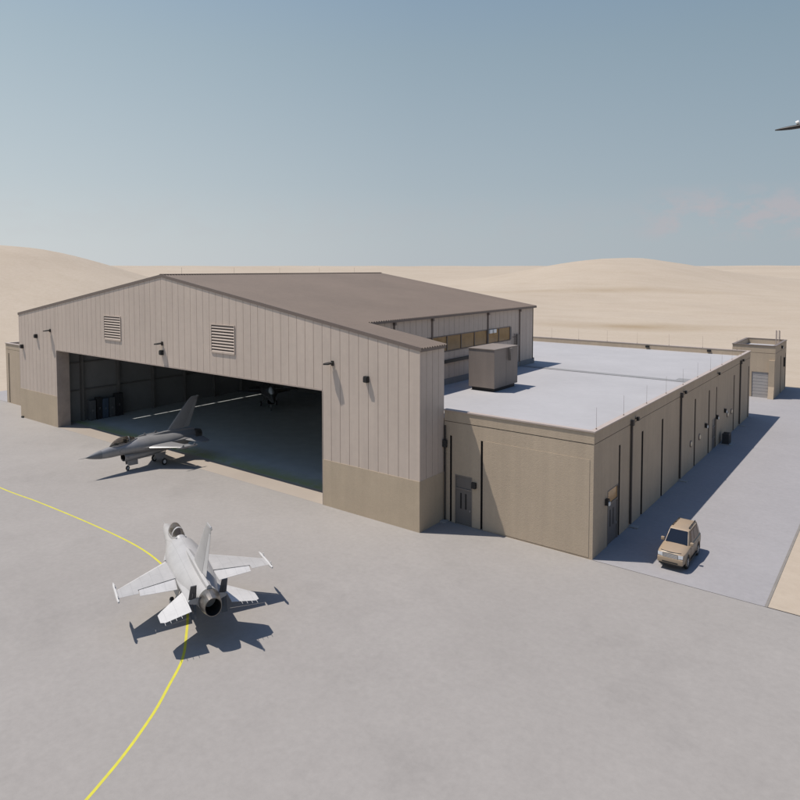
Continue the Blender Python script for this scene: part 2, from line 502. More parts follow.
# main body side walls with clerestory openings
WY0, WY1, WZ0, WZ1 = 6.8, 36.3, 14.1, 15.9
HS = gz(XM1)
for x, nx in ((XM1, 1), (XM0, -1)):
    bm = bmesh.new()
    side_panels(bm, x, nx, D1, L, 0, HS-.12, 1.18, [(WY0, WY1, WZ0, WZ1)])
    xa, xb = sorted((x-nx*.05, x-nx*.3))
    box(bm, xa, xb, .6, L-.05, 0, WZ0, 1); box(bm, xa, xb, .6, L-.05, WZ1, HS-.15, 1)
    box(bm, xa, xb, .6, WY0, WZ0, WZ1, 1); box(bm, xa, xb, WY1, L-.05, WZ0, WZ1, 1)
    obj('side_wall', bm, [M['siding'], M['inner']], H, world=True)
    bm = bmesh.new()
    fx = sorted((x+nx*.05, x-nx*.12))
    n = 9; st = (WY1-WY0)/n
    for i in range(n+1):
        y = WY0+i*st
        box(bm, *fx, y-.07, y+.07, WZ0, WZ1)
    box(bm, *fx, WY0-.07, WY1+.07, WZ0-.12, WZ0); box(bm, *fx, WY0-.07, WY1+.07, WZ1, WZ1+.12)
    fo = obj('clerestory_frame', bm, M['trim'], H, world=True)
    for i in range(n):
        bm = bmesh.new()
        y = WY0+i*st
        gx = sorted((x-nx*.03, x-nx*.05))
        box(bm, *gx, y+.08, y+st-.08, WZ0+.01, WZ1-.01)
        obj('pane', bm, M['amber'] if nx > 0 else M['clear'], fo, world=True)
# back wall
bm = bmesh.new()
prism(bm, [(XM0, L-.04, 0), (XM1, L-.04, 0), (XM1, L-.04, gz(XM1)-.15), (XR, L-.04, HR-.15), (XM0, L-.04, gz(XM0)-.15)], (0, -.25, 0))
obj('back_wall', bm, M['inner'], H, world=True)
# ledge / gutter and base flashing on the right side wall, downpipes, ladder, vents
bm = bmesh.new(); box(bm, XM1+.003, XM1+.32, D1+.02, 26.2, 12.62, 12.98)
obj('side_gutter', bm, M['black'], H, world=True)
bm = bmesh.new(); box(bm, XM1+.003, XM1+.12, D1+.02, L+.02, ZD, ZD+.75)
obj('base_flashing', bm, M['pad'], H, world=True)
for y in (9.2, 16.6, 29.92, 39.2):
    bm = bmesh.new()
    box(bm, XM1+.004, XM1+.14, y-.09, y+.09, ZD+.1, HS-.32)
    box(bm, XM1+.002, XM1+.3, y-.16, y+.16, HS-.62, HS-.3)
    obj('downpipe', bm, M['trim'], H, world=True)
for y in (30.35, 31.45):
    bm = bmesh.new()
    box(bm, XM1+.05, XM1+.35, y-.36, y+.36, 15.45, 15.95, 0, .04); tube(bm, (XM1-.02, y, 15.7), (XM1+.1, y, 15.7), .06, mi=0)
    obj('flood_light', bm, M['lamp_white'], H, world=True)
bm = bmesh.new()
for y in (37.1, 37.75):
    tube(bm, (XM1+.3, y, ZD+.05), (XM1+.3, y, 14.9), .045, seg=6)
    tube(bm, (XM1+.3, y, 14.4), (XM1, y, 14.4), .04, seg=6); tube(bm, (XM1+.3, y, 11.5), (XM1, y, 11.5), .04, seg=6)
for i in range(15): tube(bm, (XM1+.3, 37.1, ZD+.35+i*.32), (XM1+.3, 37.75, ZD+.35+i*.32), .03, seg=6)
obj('wall_ladder', bm, M['trim'], H, world=True)
bm = bmesh.new(); box(bm, XM1+.003, XM1+.28, 38.1, 38.7, 13.0, 14.7)
obj('junction_box', bm, M['frame'], H, world=True)

# roof: corrugated sheets
def roof_sheet(bm, xa, xb, y0, y1, pitch=.405, amp=.06, up=.0):
    n = int((y1-y0)/pitch*10)
    cols = []
    for i in range(n+1):
        y = y0+(y1-y0)*i/n
        dz = amp*math.sin(2*math.pi*y/pitch)+up
        cols.append([bm.verts.new((x, y, gz(x)+dz)) for x in (xa, (xa+xb)/2, xb)])
    for a, b2 in zip(cols, cols[1:]):
        for k in range(2): bm.faces.new((a[k], a[k+1], b2[k+1], b2[k]))
bm = bmesh.new()
roof_sheet(bm, XR, W+.22, -.05, D1+.1, up=.07); roof_sheet(bm, XR, XM1+.35, D1+.1, L+.3, up=.07)
roof_sheet(bm, -.22, XR, -.05, D1+.1, up=.07); roof_sheet(bm, XM0-.35, XR, D1+.1, L+.3, up=.07)
rf = obj('roof', bm, M['roof'], H, world=True, smooth=60)
bm = bmesh.new()      # roof slab underside + ridge cap
for (xa, xb, ya, yb) in ((0, XR, .02, D1), (XR, W, .02, D1), (XM0, XR, D1, L), (XR, XM1, D1, L)):
    v = [(xa, ya, gz(xa)-.12), (xb, ya, gz(xb)-.12), (xb, ya, gz(xb)-.04), (xa, ya, gz(xa)-.04)]
    prism(bm, v, (0, yb-ya, 0))
obj('roof_deck', bm, M['inner'], H, world=True)
bm = bmesh.new()
prism(bm, [(XR-.35, -.06, HR+.10), (XR, -.06, HR+.16), (XR+.35, -.06, HR+.10), (XR+.35, -.06, HR+.14), (XR, -.06, HR+.20), (XR-.35, -.06, HR+.14)], (0, L+.32, 0))
obj('ridge_cap', bm, M['roof'], rf, world=True)
bm = bmesh.new()      # gable fascia and eave trims
for s in (1, -1):
    xe = XR+s*40.2
    ze = HR-40.2*(HR-HE)/40
    prism(bm, [(XR, -.07, HR-.22), (xe, -.07, ze-.22), (xe, -.07, ze+.13), (XR, -.07, HR+.13)], (0, .06, 0))
    xw = XR+s*(XM1-XR+.3); zw = gz(XM1)-.3*(HR-HE)/40
    a, b2 = sorted((xw, xw+s*.1))
    box(bm, a, b2, D1+.05, L+.28, zw-.22, zw+.03)
    prism(bm, [(XR, L+.25, HR-.22), (xw, L+.25, zw-.22), (xw, L+.25, zw+.1), (XR, L+.25, HR+.1)], (0, .12, 0))
    a, b2 = sorted((XR+s*40.05, XR+s*40.17))
    box(bm, a, b2, -.02, D1+.02, HE-.3, HE+.0)
obj('roof_trim', bm, M['trim'], H, world=True)
for y in (3, 11.5, 20, 28.5, 37):
    bm = bmesh.new(); tube(bm, (XR, y, HR+.12), (XR, y, HR+1.0), .012, seg=5)
    obj('lightning_rod', bm, M['trim'], H, world=True)

# steel frames inside
for y in (4.6, 10.75, 17.2, 23.6, 30.0, 36.5, 42.9):
    for s in (1, -1):
        bm = bmesh.new()
        xw = XR+s*(XM1-XR-.32)
        a, b2 = sorted((xw, xw-s*.75))
        box(bm, a, b2, y-.14, y+.14, 0, gz(xw)-.2)
        obj('frame_column', bm, M['steel'], H, world=True)
    bm = bmesh.new()
    for s in (1, -1):
        xw = XR+s*(XM1-XR-.32)
        prism(bm, [(XR, y-.14, HR-.2), (xw, y-.14, gz(xw)-.2), (xw, y-.14, gz(xw)-1.3), (XR, y-.14, HR-1.0)], (0, .28, 0))
    obj('frame_rafter', bm, M['steel'], H, world=True)
bm = bmesh.new(); box(bm, X0-1, X1+1, 1.0, 1.8, HO+.1, HO+1.5)
obj('door_header_beam', bm, M['steel'], H, world=True)
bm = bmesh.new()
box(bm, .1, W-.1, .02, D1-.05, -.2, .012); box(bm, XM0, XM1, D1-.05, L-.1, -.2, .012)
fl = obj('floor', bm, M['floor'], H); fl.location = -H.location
# girts along the inner left wall
bm = bmesh.new()
for z in (4.8, 9.2, 12.4):
    box(bm, XM0+.31, XM0+.5, .7, L-.4, z, z+.2); box(bm, XM1-.5, XM1-.31, .7, L-.4, z, z+.2)
    box(bm, XM0+.6, XM1-.6, L-.5, L-.3, z, z+.2)
obj('wall_girt', bm, M['steel'], H, world=True)

# louvres
for xa, xb in ((26.18, 30.45), (49.9, 54.2)):
    za, zb = 14.4, 17.75
    bm = bmesh.new()
    box(bm, xa, xb, -.02, -.004, za, zb)
    v = obj('louvre', bm, M['recess'], H, world=True)
    bm = bmesh.new()
    t = .1
    box(bm, xa, xa+t, -.09, -.021, za, zb); box(bm, xb-t, xb, -.09, -.021, za, zb)
    box(bm, xa+t, xb-t, -.09, -.021, zb-t, zb); box(bm, xa+t, xb-t, -.11, -.021, za, za+t)
    obj('louvre_frame', bm, M['siding'], v, world=True)
    bm = bmesh.new()
    n = 9
    for i in range(n):
        z = za+t+.02+(zb-za-2*t)*i/n
        prism(bm, [(xa+t, -.075, z), (xa+t, -.075, z+.03), (xa+t, -.03, z+.19), (xa+t, -.03, z+.16)], (xb-xa-2*t, 0, 0))
    obj('louvre_blade', bm, M['siding'], v, world=True)
# arm lamps and small wall boxes
for x in (10.6, 40.0, 69.3):
    bm = bmesh.new()
    box(bm, x-.14, x+.14, -.12, -.001, 14.5, 15.0)
    tube(bm, (x, -.1, 14.7), (x-.05, -.4, 14.72), .05, seg=8)
    lam = obj('wall_lamp', bm, M['black'], H, world=True)
    bm = bmesh.new()
    prism(bm, [(x+.2, -.16, 14.9), (x+.3, -.5, 14.86), (x+.1, -.84, 14.80), (x-.5, -.9, 14.76), (x-.68, -.6, 14.77), (x-.4, -.2, 14.86)], (0, 0, -.14))
    obj('lamp_head', bm, M['black'], lam, world=True)
for x, z in ((40.0, 13.62), (73.8, 13.6), (6.1, 13.65), (1.2, 11.68)):
    bm = bmesh.new()
    box(bm, x-.24, x+.24, -.34, -.001, z-.32, z+.3, 0, .03)
    box(bm, x-.2, x+.2, -.42, -.345, z-.24, z+.2)
    obj('alarm_box', bm, M['black'], H, world=True)

# cabinets along the left inner wall
specs = [(5.5, .95, 3.2, 'cab_grey', 'grey steel cabinet nearest the door on the left hangar wall'),
         (6.6, .8, 3.5, 'cab_dark', 'narrow black cabinet between two grey ones inside the hangar'),
         (7.6, 1.0, 3.2, 'cab_blue', 'blue steel cabinet with two doors inside the hangar'),
         (8.75, 1.0, 3.2, 'cab_grey', 'grey steel cabinet beside the tall black locker inside the hangar'),
         (10.0, 1.3, 3.7, 'cab_dark', 'tall wide black locker, the one farthest into the hangar')]
for y, w, h, mk, lab in specs:
    t = thing('storage_cabinet', lab, 'cabinet', (11.55, y+.2, .012), 0, 'cabinets inside the hangar')
    bm = bmesh.new(); box(bm, -.45, .43, -w/2, w/2, .08, h, 0, .02); box(bm, -.4, .38, -w/2+.05, w/2-.05, 0, .08)
    obj('body', bm, M[mk], t)
    for s in (-1, 1):
        bm = bmesh.new(); box(bm, .435, .47, min(.01*s, s*(w/2-.03)), max(.01*s, s*(w/2-.03)), .12, h-.05)
        d = obj('door', bm, M[mk], t)
        bm = bmesh.new(); box(bm, .472, .5, s*.08-.015, s*.08+.015, h*.45, h*.55)
        obj('handle', bm, M['rim'], d)

# ------------------------------------------------------------------ annexes
def make_door(parent, O, U, N, w, h, zt, glass, lampside=None):
    """steel door with two vision slots and a transom. O bottom-left on the wall face, U along wall, N outward"""
    O, U, N = Vector(O), Vector(U), Vector(N)
    Z = Vector((0, 0, 1))
    def bx(bm, u0, u1, d0, d1, z0, z1):
        p = [O+U*u0+N*d0+Z*z0, O+U*u1+N*d0+Z*z0, O+U*u1+N*d1+Z*z0, O+U*u0+N*d1+Z*z0]
        prism(bm, p, Z*(z1-z0))
    bm = bmesh.new()
    bx(bm, .08, w-.08, -.12, -.06, 0.02, h-.06)
    dr = obj('door', bm, M['door'], parent, world=True)
    bm = bmesh.new()
    bx(bm, 0, .08, -.13, .03, 0, zt); bx(bm, w-.08, w, -.13, .03, 0, zt)
    bx(bm, .08, w-.08, -.13, .03, zt-.08, zt); bx(bm, .08, w-.08, -.13, .02, h-.06, h+.06)
    obj('door_frame', bm, M['frame'], dr, world=True)
    bm = bmesh.new()
    for u in (w*.33, w*.62): bx(bm, u-.09*w/1.9, u+.09*w/1.9, -.06, -.05, 1.5, 3.0)
    obj('vision_slot', bm, M['black'], dr, world=True)
    bm = bmesh.new(); bx(bm, w*.86, w*.89, -.06, .02, 1.35, 1.55)
    obj('handle', bm, M['rim'], dr, world=True)
    bm = bmesh.new(); bx(bm, .09, w-.09, -.1, -.07, h+.065, zt-.085)
    obj('transom', bm, glass, dr, world=True)

def sconce(parent, p, n, lens=False):
    p, n = Vector(p), Vector(n)
    bm = bmesh.new()
    t = Vector((-n.y, n.x, 0))
    q = [p-t*.21+n*.002, p+t*.21+n*.002, p+t*.21+n*.3, p-t*.21+n*.3]
    q2 = [v+Vector((0, 0, -.27)) for v in q]
    prism(bm, q2, (0, 0, .54))
    o = obj('wall_light', bm, M['black'], parent, world=True)
    if lens:
        bm = bmesh.new()
        q = [p-t*.16+n*.303, p+t*.16+n*.303, p+t*.16+n*.38, p-t*.16+n*.38]
        prism(bm, [v+Vector((0, 0, -.26)) for v in q], (0, 0, .3))
        obj('lamp_lens', bm, M['lamp_white'], o, world=True)

A = thing('annex_building', 'low tan flat roofed annex with slotted walls on the right of the hangar', 'building', (82, 38, 0))
SL = [10.15, 16.8, 23.5, 37.2, 44.4, 48.6, 60.1, 71.4]
bm = bmesh.new()
# front wall
W0 = 80.03
fh = [(80.68-W0, 80.9-W0, 0, 8.35, .28, 1), (84.05-W0, 84.28-W0, 0, 8.35, .28, 1), (81.28-W0, 83.14-W0, 0, 4.7, .14, 1),
      (0.0, XC-W0, 9.66, 9.71, .04, 1)]
# keep the slot / joint grid simple: holes must not overlap
wall(bm, (W0, D1, 0), (1, 0, 0), (0, 0, 1), (0, -1, 0), XC-W0, HA-.12, fh, 0)
# side wall
sh = [(y-.26-D1, y+.26-D1, 0, 8.35, .35, 1) for y in SL[:-1] if y != 48.6 and y != 10.15] + [(71.15-D1, 71.65-D1, 0, 8.35, .35, 1)]
sh += [(10.12-D1, 10.5-D1, 0, 8.35, .35, 1), (48.4-D1, 48.8-D1, 0, 8.2, .35, 1)]
sh += [(7.4-D1, 10.05-D1, 0, 4.9, .14, 1), (46.4-D1, 48.2-D1, 0, 4.1, .14, 1)]
sh += [(0.0, YA-D1, 9.66, 9.71, .04, 1)]
wall(bm, (XC, D1, 0), (0, 1, 0), (0, 0, 1), (1, 0, 0), YA-D1, HA-.12, sh, 0)
# back and hidden walls
XB = 44.0      # the annex runs on behind the hangar
wall(bm, (XC, YA, 0), (-1, 0, 0), (0, 0, 1), (0, 1, 0), XC-XB, HA-.12, (), 0)
wall(bm, (XB, YA, 0), (0, -1, 0), (0, 0, 1), (-1, 0, 0), YA-L-.4, HA-.12, (), 0)
wall(bm, (XB, L+.4, 0), (1, 0, 0), (0, 0, 1), (0, -1, 0), XM1-XB, HA-.12, (), 0)
obj('wall', bm, [M['stucco'], M['joint']], A, world=True)
# faint raised panel on the front: shallow relief
bm = bmesh.new(); box(bm, 84.5, 94.45, D1-.025, D1-.002, .12, 8.38)
obj('front_panel', bm, M['stucco'], A, world=True)
bm = bmesh.new()
box(bm, W0, XC+.02, D1-.022, D1+.002, 9.74, HA-.14); box(bm, XC-.002, XC+.022, D1+.003, YA, 9.74, HA-.14)
obj('parapet_band', bm, M['stucco'], A, world=True)
# parapet inner faces + roof deck
bm = bmesh.new()
tp = .35
for q in (((W0, D1+tp, ZD), (XC-tp, D1+tp, ZD), (XC-tp, D1+tp, HA-.12), (W0, D1+tp, HA-.12)),
          ((XC-tp, D1+tp, ZD), (XC-tp, YA-tp, ZD), (XC-tp, YA-tp, HA-.12), (XC-tp, D1+tp, HA-.12)),
          ((XC-tp, YA-tp, ZD), (XB+tp, YA-tp, ZD), (XB+tp, YA-tp, HA-.12), (XC-tp, YA-tp, HA-.12)),
          ((XB+tp, YA-tp, ZD), (XB+tp, L+.4, ZD), (XB+tp, L+.4, HA-.12), (XB+tp, YA-tp, HA-.12))):
    face(bm, q)
obj('parapet_lining', bm, M['stucco'], A, world=True)
bm = bmesh.new()
face(bm, ((XM1, D1+.01, ZD), (XC-tp, D1+.01, ZD), (XC-tp, YA-tp, ZD), (XM1, YA-tp, ZD)))
face(bm, ((XB+tp, L+.42, ZD), (XM1, L+.42, ZD), (XM1, YA-tp, ZD), (XB+tp, YA-tp, ZD)))
obj('roof_deck', bm, M['deck'], A, world=True)
bm = bmesh.new(); box(bm, XM1+.2, XC-.7, 39.3, 40.5, ZD, ZD+.06); box(bm, XC-3.2, XC-.5, 40.5, 42.0, ZD, ZD+.07)
obj('walkway_pad', bm, M['pad'], A, world=True)
bm = bmesh.new()
zc = HA-.12
box(bm, W0, XC+.1, D1-.1, D1+tp+.04, zc, HA); box(bm, XC-tp-.04, XC+.1, D1+tp+.04, YA-tp-.04, zc, HA)
box(bm, XB-.1, XC+.1, YA-tp-.04, YA+.1, zc, HA); box(bm, XB-.1, XB+tp+.04, L+.4, YA-tp-.04, zc, HA)
obj('coping', bm, M['coping'], A, world=True)
make_door(A, (81.28, D1, 0), (1, 0, 0), (0, -1, 0), 1.86, 3.42, 4.7, M['door'])
make_door(A, (XC, 7.4, 0), (0, 1, 0), (1, 0, 0), 2.65, 3.62, 4.9, M['transom'])
make_door(A, (XC, 46.4, 0), (0, 1, 0), (1, 0, 0), 1.8, 3.0, 4.1, M['door'])
sconce(A, (83.42, D1, 4.05), (0, -1, 0))
sconce(A, (XC, 6.95, 4.1), (1, 0, 0), True)
for y in (42.4, 47.9-2.2+2.9, 53.7): sconce(A, (XC, y, 4.1), (1, 0, 0), True)
for y in (35.3, 39.5, 55.75, 58.4):
    bm = bmesh.new()
    tube(bm, (XC-.01, y, 3.2), (XC+.1, y, 3.2), .42, .40, 20)
    o = obj('round_light', bm, M['trim'], A, world=True)
    bm = bmesh.new()
    tube(bm, (XC+.101, y, 3.2), (XC+.16, y, 3.2), .30, .24, 20)
    obj('lamp_lens', bm, M['lamp_warm'], o, world=True)
for y in (13.25, 30.35, 64.2):
    bm = bmesh.new()
    box(bm, XC+.024, XC+.2, y-.1, y+.1, .25, 9.6); box(bm, XC+.024, XC+.32, y-.2, y+.2, 9.6, 10.1)
    obj('downpipe', bm, M['pipe'], A, world=True)
    bm = bmesh.new(); box(bm, XC+.01, XC+.9, y-.3, y+.3, 0, .1)
    obj('splash_block', bm, M['concrete_pad'], A, world=True)
for y in (14.5, 31.6, 48.8, 65.4):
    bm = bmesh.new()
    tube(bm, (XC, y, 10.05), (XC+.2, y, 10.05), .06, seg=6); box(bm, XC+.16, XC+.4, y-.19, y+.19, 9.85, 10.2, 0, .03)
    obj('flood_light', bm, M['black'], A, world=True)
for i in range(10):
    bm = bmesh.new(); y = 4.9+6.75*i
    tube(bm, (XC-.15, y, HA-.02), (XC-.15, y, 12.65), .012, .009, 5); tube(bm, (XC-.15, y, HA-.01), (XC-.15, y, HA+.08), .06, seg=6)
    obj('lightning_rod', bm, M['trim'], A, world=True)
for x in (60, 65.5, 71, 76.5, 82, 87.5, 92.8):
    bm = bmesh.new()
    tube(bm, (x, YA-.15, HA-.02), (x, YA-.15, 12.8), .014, .01, 5); tube(bm, (x, YA-.15, HA-.01), (x, YA-.15, HA+.08), .06, seg=6)
    obj('lightning_rod', bm, M['trim'], A, world=True)
for x in (78.4, 88.6):
    bm = bmesh.new(); box(bm, x-.3, x+.3, YA-tp-.3, YA-tp-.002, ZD+.3, ZD+.62)
    obj('scupper', bm, M['black'], A, world=True)
bm = bmesh.new(); tube(bm, (80.25, D1-.2, .1), (80.25, D1-.2, 9.3), .07, seg=8); box(bm, 80.05, 80.45, D1-.38, D1-.12, 7.2, 7.9)
obj('corner_pipe', bm, M['dark'], A, world=True)
bm = bmesh.new(); box(bm, 80.05, 80.6, D1-.8, D1-.05, 0, .12)
obj('splash_block', bm, M['concrete_pad'], A, world=True)

# left annex
B = thing('annex_building', 'low tan annex on the far left of the hangar, mostly hidden behind it', 'building', (-7.4, 38, 0))
bm = bmesh.new()
XL = -15.0
wall(bm, (XL, D1, 0), (1, 0, 0), (0, 0, 1), (0, -1, 0), -XL-.03, HA-.12, [(1.0, 1.3, 0, 9.0, .3, 1), (0.0, -XL-.03, 9.66, 9.71, .04, 1), (10.7, 10.95, 0, 8.35, .28, 1)], 0)
wall(bm, (XL, YA, 0), (0, -1, 0), (0, 0, 1), (-1, 0, 0), YA-D1, HA-.12, (), 0)
wall(bm, (XM0, YA, 0), (-1, 0, 0), (0, 0, 1), (0, 1, 0), XM0-XL, HA-.12, (), 0)
wall(bm, (XM0-.004, L+.06, 0), (0, 1, 0), (0, 0, 1), (1, 0, 0), YA-L-.06, HA-.12, (), 0)
obj('wall', bm, [M['stucco'], M['joint']], B, world=True)
bm = bmesh.new()
face(bm, ((XL+tp, D1+.01, ZD), (XM0, D1+.01, ZD), (XM0, YA-tp, ZD), (XL+tp, YA-tp, ZD)))
obj('roof_deck', bm, M['deck'], B, world=True)
bm = bmesh.new()
for q in (((XL+tp, D1+tp, ZD), (-.05, D1+tp, ZD), (-.05, D1+tp, HA-.12), (XL+tp, D1+tp, HA-.12)),
          ((XL+tp, D1+tp, ZD), (XL+tp, YA-tp, ZD), (XL+tp, YA-tp, HA-.12), (XL+tp, D1+tp, HA-.12)),
          ((XL+tp, YA-tp, ZD), (XM0, YA-tp, ZD), (XM0, YA-tp, HA-.12), (XL+tp, YA-tp, HA-.12))):
    face(bm, q)
obj('parapet_lining', bm, M['stucco'], B, world=True)
bm = bmesh.new()
box(bm, XL-.1, -.03, D1-.1, D1+tp+.04, zc, HA); box(bm, XL-.1, XL+tp+.04, D1+tp+.04, YA-tp-.04, zc, HA); box(bm, XL-.1, XM0, YA-tp-.04, YA+.1, zc, HA)
obj('coping', bm, M['coping'], B, world=True)
bm = bmesh.new(); tube(bm, (.55, -.25, .06), (1.2, -.25, .06), .09, seg=8); box(bm, .6, .95, -.3, -.04, .0, .25)
obj('drain_spout', bm, M['black'], H, world=True)

# utility building
U_ = thing('utility_building', 'small tan flat roofed utility block behind the annex at the road end', 'building', (92, 98.5, 0))
UX0, UX1, UY0, UY1, UH = 88.5, 95.78, 91.6, 105.6, 9.87
bm = bmesh.new()
wall(bm, (UX0, UY0, 0), (1, 0, 0), (0, 0, 1), (0, -1, 0), UX1-UX0, UH-.12, [(91.93-UX0, 94.72-UX0, 0, 4.8, .25, 1), (0.0, UX1-UX0, 8.38, 8.44, .05, 1)], 0)
wall(bm, (UX1, UY0, 0), (0, 1, 0), (0, 0, 1), (1, 0, 0), UY1-UY0, UH-.12, [(98.4-UY0, 99-UY0, 0, 7.3, .35, 1), (0.0, UY1-UY0, 8.38, 8.44, .05, 1), (104.4-UY0, 104.9-UY0, 0, 7.3, .3, 1)], 0)
wall(bm, (UX1, UY1, 0), (-1, 0, 0), (0, 0, 1), (0, 1, 0), UX1-UX0, UH-.12, (), 0)
wall(bm, (UX0, UY1, 0), (0, -1, 0), (0, 0, 1), (-1, 0, 0), UY1-UY0, UH-.12, (), 0)
obj('wall', bm, [M['stucco'], M['joint']], U_, world=True)
bm = bmesh.new(); tu = .4; zu = UH-1.1
face(bm, ((UX0+tu, UY0+tu, zu), (UX1-tu, UY0+tu, zu), (UX1-tu, UY1-tu, zu), (UX0+tu, UY1-tu, zu)))
obj('roof_deck', bm, M['deck'], U_, world=True)
bm = bmesh.new()
cs = [(UX0+tu, UY0+tu), (UX1-tu, UY0+tu), (UX1-tu, UY1-tu), (UX0+tu, UY1-tu)]
for i in range(4):
    a, b2 = cs[i], cs[(i+1) % 4]
    face(bm, ((*a, zu), (*b2, zu), (*b2, UH-.12), (*a, UH-.12)))
obj('parapet_lining', bm, M['stucco'], U_, world=True)
bm = bmesh.new()
box(bm, UX0-.1, UX1+.1, UY0-.1, UY0+tu+.04, UH-.12, UH); box(bm, UX0-.1, UX1+.1, UY1-tu-.04, UY1+.1, UH-.12, UH)
box(bm, UX0-.1, UX0+tu+.04, UY0+tu+.04, UY1-tu-.04, UH-.12, UH); box(bm, UX1-tu-.04, UX1+.1, UY0+tu+.04, UY1-tu-.04, UH-.12, UH)
obj('coping', bm, M['trim'], U_, world=True)
bm = bmesh.new()
for i in range(16): box(bm, 91.95, 94.70, UY0+.1+.02*(i % 2), UY0+.2, .02+i*.298, .02+(i+1)*.298-.01)
obj('roller_door', bm, M['rollup'], U_, world=True)
bm = bmesh.new()
prism(bm, [(94.8, UY0-.002, 0), (94.8, UY0-1.0, 0), (94.8, UY0-.35, 2.2), (94.8, UY0-.35, 7.15), (94.8, UY0-.002, 7.15)], (.96, 0, 0))
obj('buttress', bm, M['stucco'], U_, world=True)
bm = bmesh.new()
for x in (94.0, 94.55):
    tube(bm, (x, UY1-.9, zu), (x, UY1-.9, UH+1.9), .07, seg=8); tube(bm, (x, UY1-.9, UH+1.85), (x, UY1+.2, UH+1.6), .06, seg=8); tube(bm, (x, UY1+.2, UH+1.62), (x, UY1+.2, 0), .06, seg=8)
for i in range(9): tube(bm, (94.0, UY1-.9, zu+.2+i*.33), (94.55, UY1-.9, zu+.2+i*.33), .035, seg=6)
obj('roof_ladder', bm, M['coping'], U_, world=True)
sconce(U_, (UX1, 98.9, 9.0), (1, 0, 0), True)
bm = bmesh.new(); box(bm, UX1+.002, UX1+.3, 102.2, 103.0, 4.8, 6.6, 0, .03)
obj('meter_box', bm, M['black'], U_, world=True)

# rooftop unit
T = thing('rooftop_unit', 'large brown air handling box on the pale annex roof', 'rooftop unit', (75.58, 21.5, ZD))
bm = bmesh.new(); box(bm, -1.5, 1.5, -2.5, 2.5, .005, .42)
obj('curb', bm, M['black'], T)
bm = bmesh.new(); box(bm, -1.72, 1.72, -2.88, 2.88, .42, 4.9, 0, .03)
hv = obj('casing', bm, M['hvac'], T)
bm = bmesh.new(); box(bm, -1.78, 1.78, -2.94, 2.94, 4.9, 5.0)
obj('lid', bm, M['hvac'], T)
bm = bmesh.new()
prism(bm, [(1.725, .35, 4.85), (1.725, 1.05, 4.85), (1.725, .72, 3.4), (1.725, .55, 3.4)], (.32, 0, 0))
obj('flue_cover', bm, M['frame'], T)
bm = bmesh.new()
box(bm, 1.722, 1.727, -.008, .008, .5, 4.85)
obj('panel_joint', bm, M['joint'], T)
# condenser by the annex wall
K = thing('condenser_unit', 'black condenser box standing on a pale pad by the shaded annex wall', 'air conditioner', (XC+.85, 51.3, 0))
K.scale = (.8, .8, .85)
bm = bmesh.new(); box(bm, -.8, 1.0, -1.2, 1.6, 0, .1)
obj('pad', bm, M['concrete_pad'], K)
bm = bmesh.new(); box(bm, -.55, .55, -.9, .9, .1, 1.75, 0, .04)
kb = obj('casing', bm, M['cab_dark'], K)
bm = bmesh.new()
for i in range(12): box(bm, .552, .57, -.8, .8, .25+i*.115, .29+i*.115)
obj('grille', bm, M['black'], K)
bm = bmesh.new(); tube(bm, (0, 0, 1.75), (0, 0, 1.83), .42, seg=20)
obj('fan_guard', bm, M['black'], K)

# high mast lamp at the right
LM = thing('light_mast', 'tall black floodlight mast whose pointed lamp head enters at upper right', 'light mast', (113.95, -20.4, 0))
px, py = 113.95, -20.4
bm = bmesh.new(); tube(bm, (px, py, .3), (px, py, 29.6), .28, .11, 14); tube(bm, (px, py, 0), (px, py, .32), .6, .55, 14)
obj('pole', bm, M['pole'], LM, world=True)
bm = bmesh.new(); tube(bm, (px, py, 29.4), (px-1.9, py-.25, 29.45), .06, seg=8)
obj('arm', bm, M['pole'], LM, world=True)
bm = bmesh.new()
rings = []
for t_, w_, h_ in ((0, .03, .02), (.2, .12, .045), (.5, .16, .07), (.9, .17, .075), (1.15, .1, .06)):
    x = px-3.02+t_; y = py-.31+t_*.02; z = 29.36+t_*.06
    rings.append([(x, y+w_*math.cos(a), z+h_*math.sin(a)) for a in [2*math.pi*k/12 for k in range(12)]])
loft(bm, rings)
lh = obj('lamp_head', bm, M['black'], LM, world=True, smooth=50)
bm = bmesh.new(); tube(bm, (px-2.34, py-.36, 29.52), (px-2.24, py-.36, 29.56), .07, seg=8)
obj('photocell', bm, M['lamp_white'], lh, world=True)

# ------------------------------------------------------------------ fighter jet
ST = [0, .5, 1.2, 2.0, 3.0, 4.0, 5.0, 6.0, 7.0, 8.0, 9.5, 11.0, 12.2, 13.0, 13.6]
f_w = interp(ST, [.02, .18, .33, .45, .55, .66, .84, 1.06, 1.2, 1.24, 1.2, 1.08, .88, .72, .62])
f_t = interp(ST, [2.07, 2.22, 2.38, 2.52, 2.66, 2.72, 2.80, 3.02, 3.02, 2.97, 2.92, 2.86, 2.82, 2.79, 2.76])
f_m = interp(ST, [2.05, 2.05, 2.06, 2.08, 2.10, 2.12, 2.14, 2.14, 2.13, 2.12, 2.12, 2.12, 2.13, 2.14, 2.15])
f_b = interp(ST, [2.03, 1.88, 1.74, 1.64, 1.60, 1.62, 1.62, 1.55, 1.50, 1.48, 1.47, 1.47, 1.48, 1.52, 1.55])
f_n = interp(ST, [2, 2, 2, 2.05, 2.05, 2.0, 1.95, 1.85, 1.78, 1.75, 1.7, 1.75, 1.85, 2, 2])
SX = lambda s: 8.9 - s
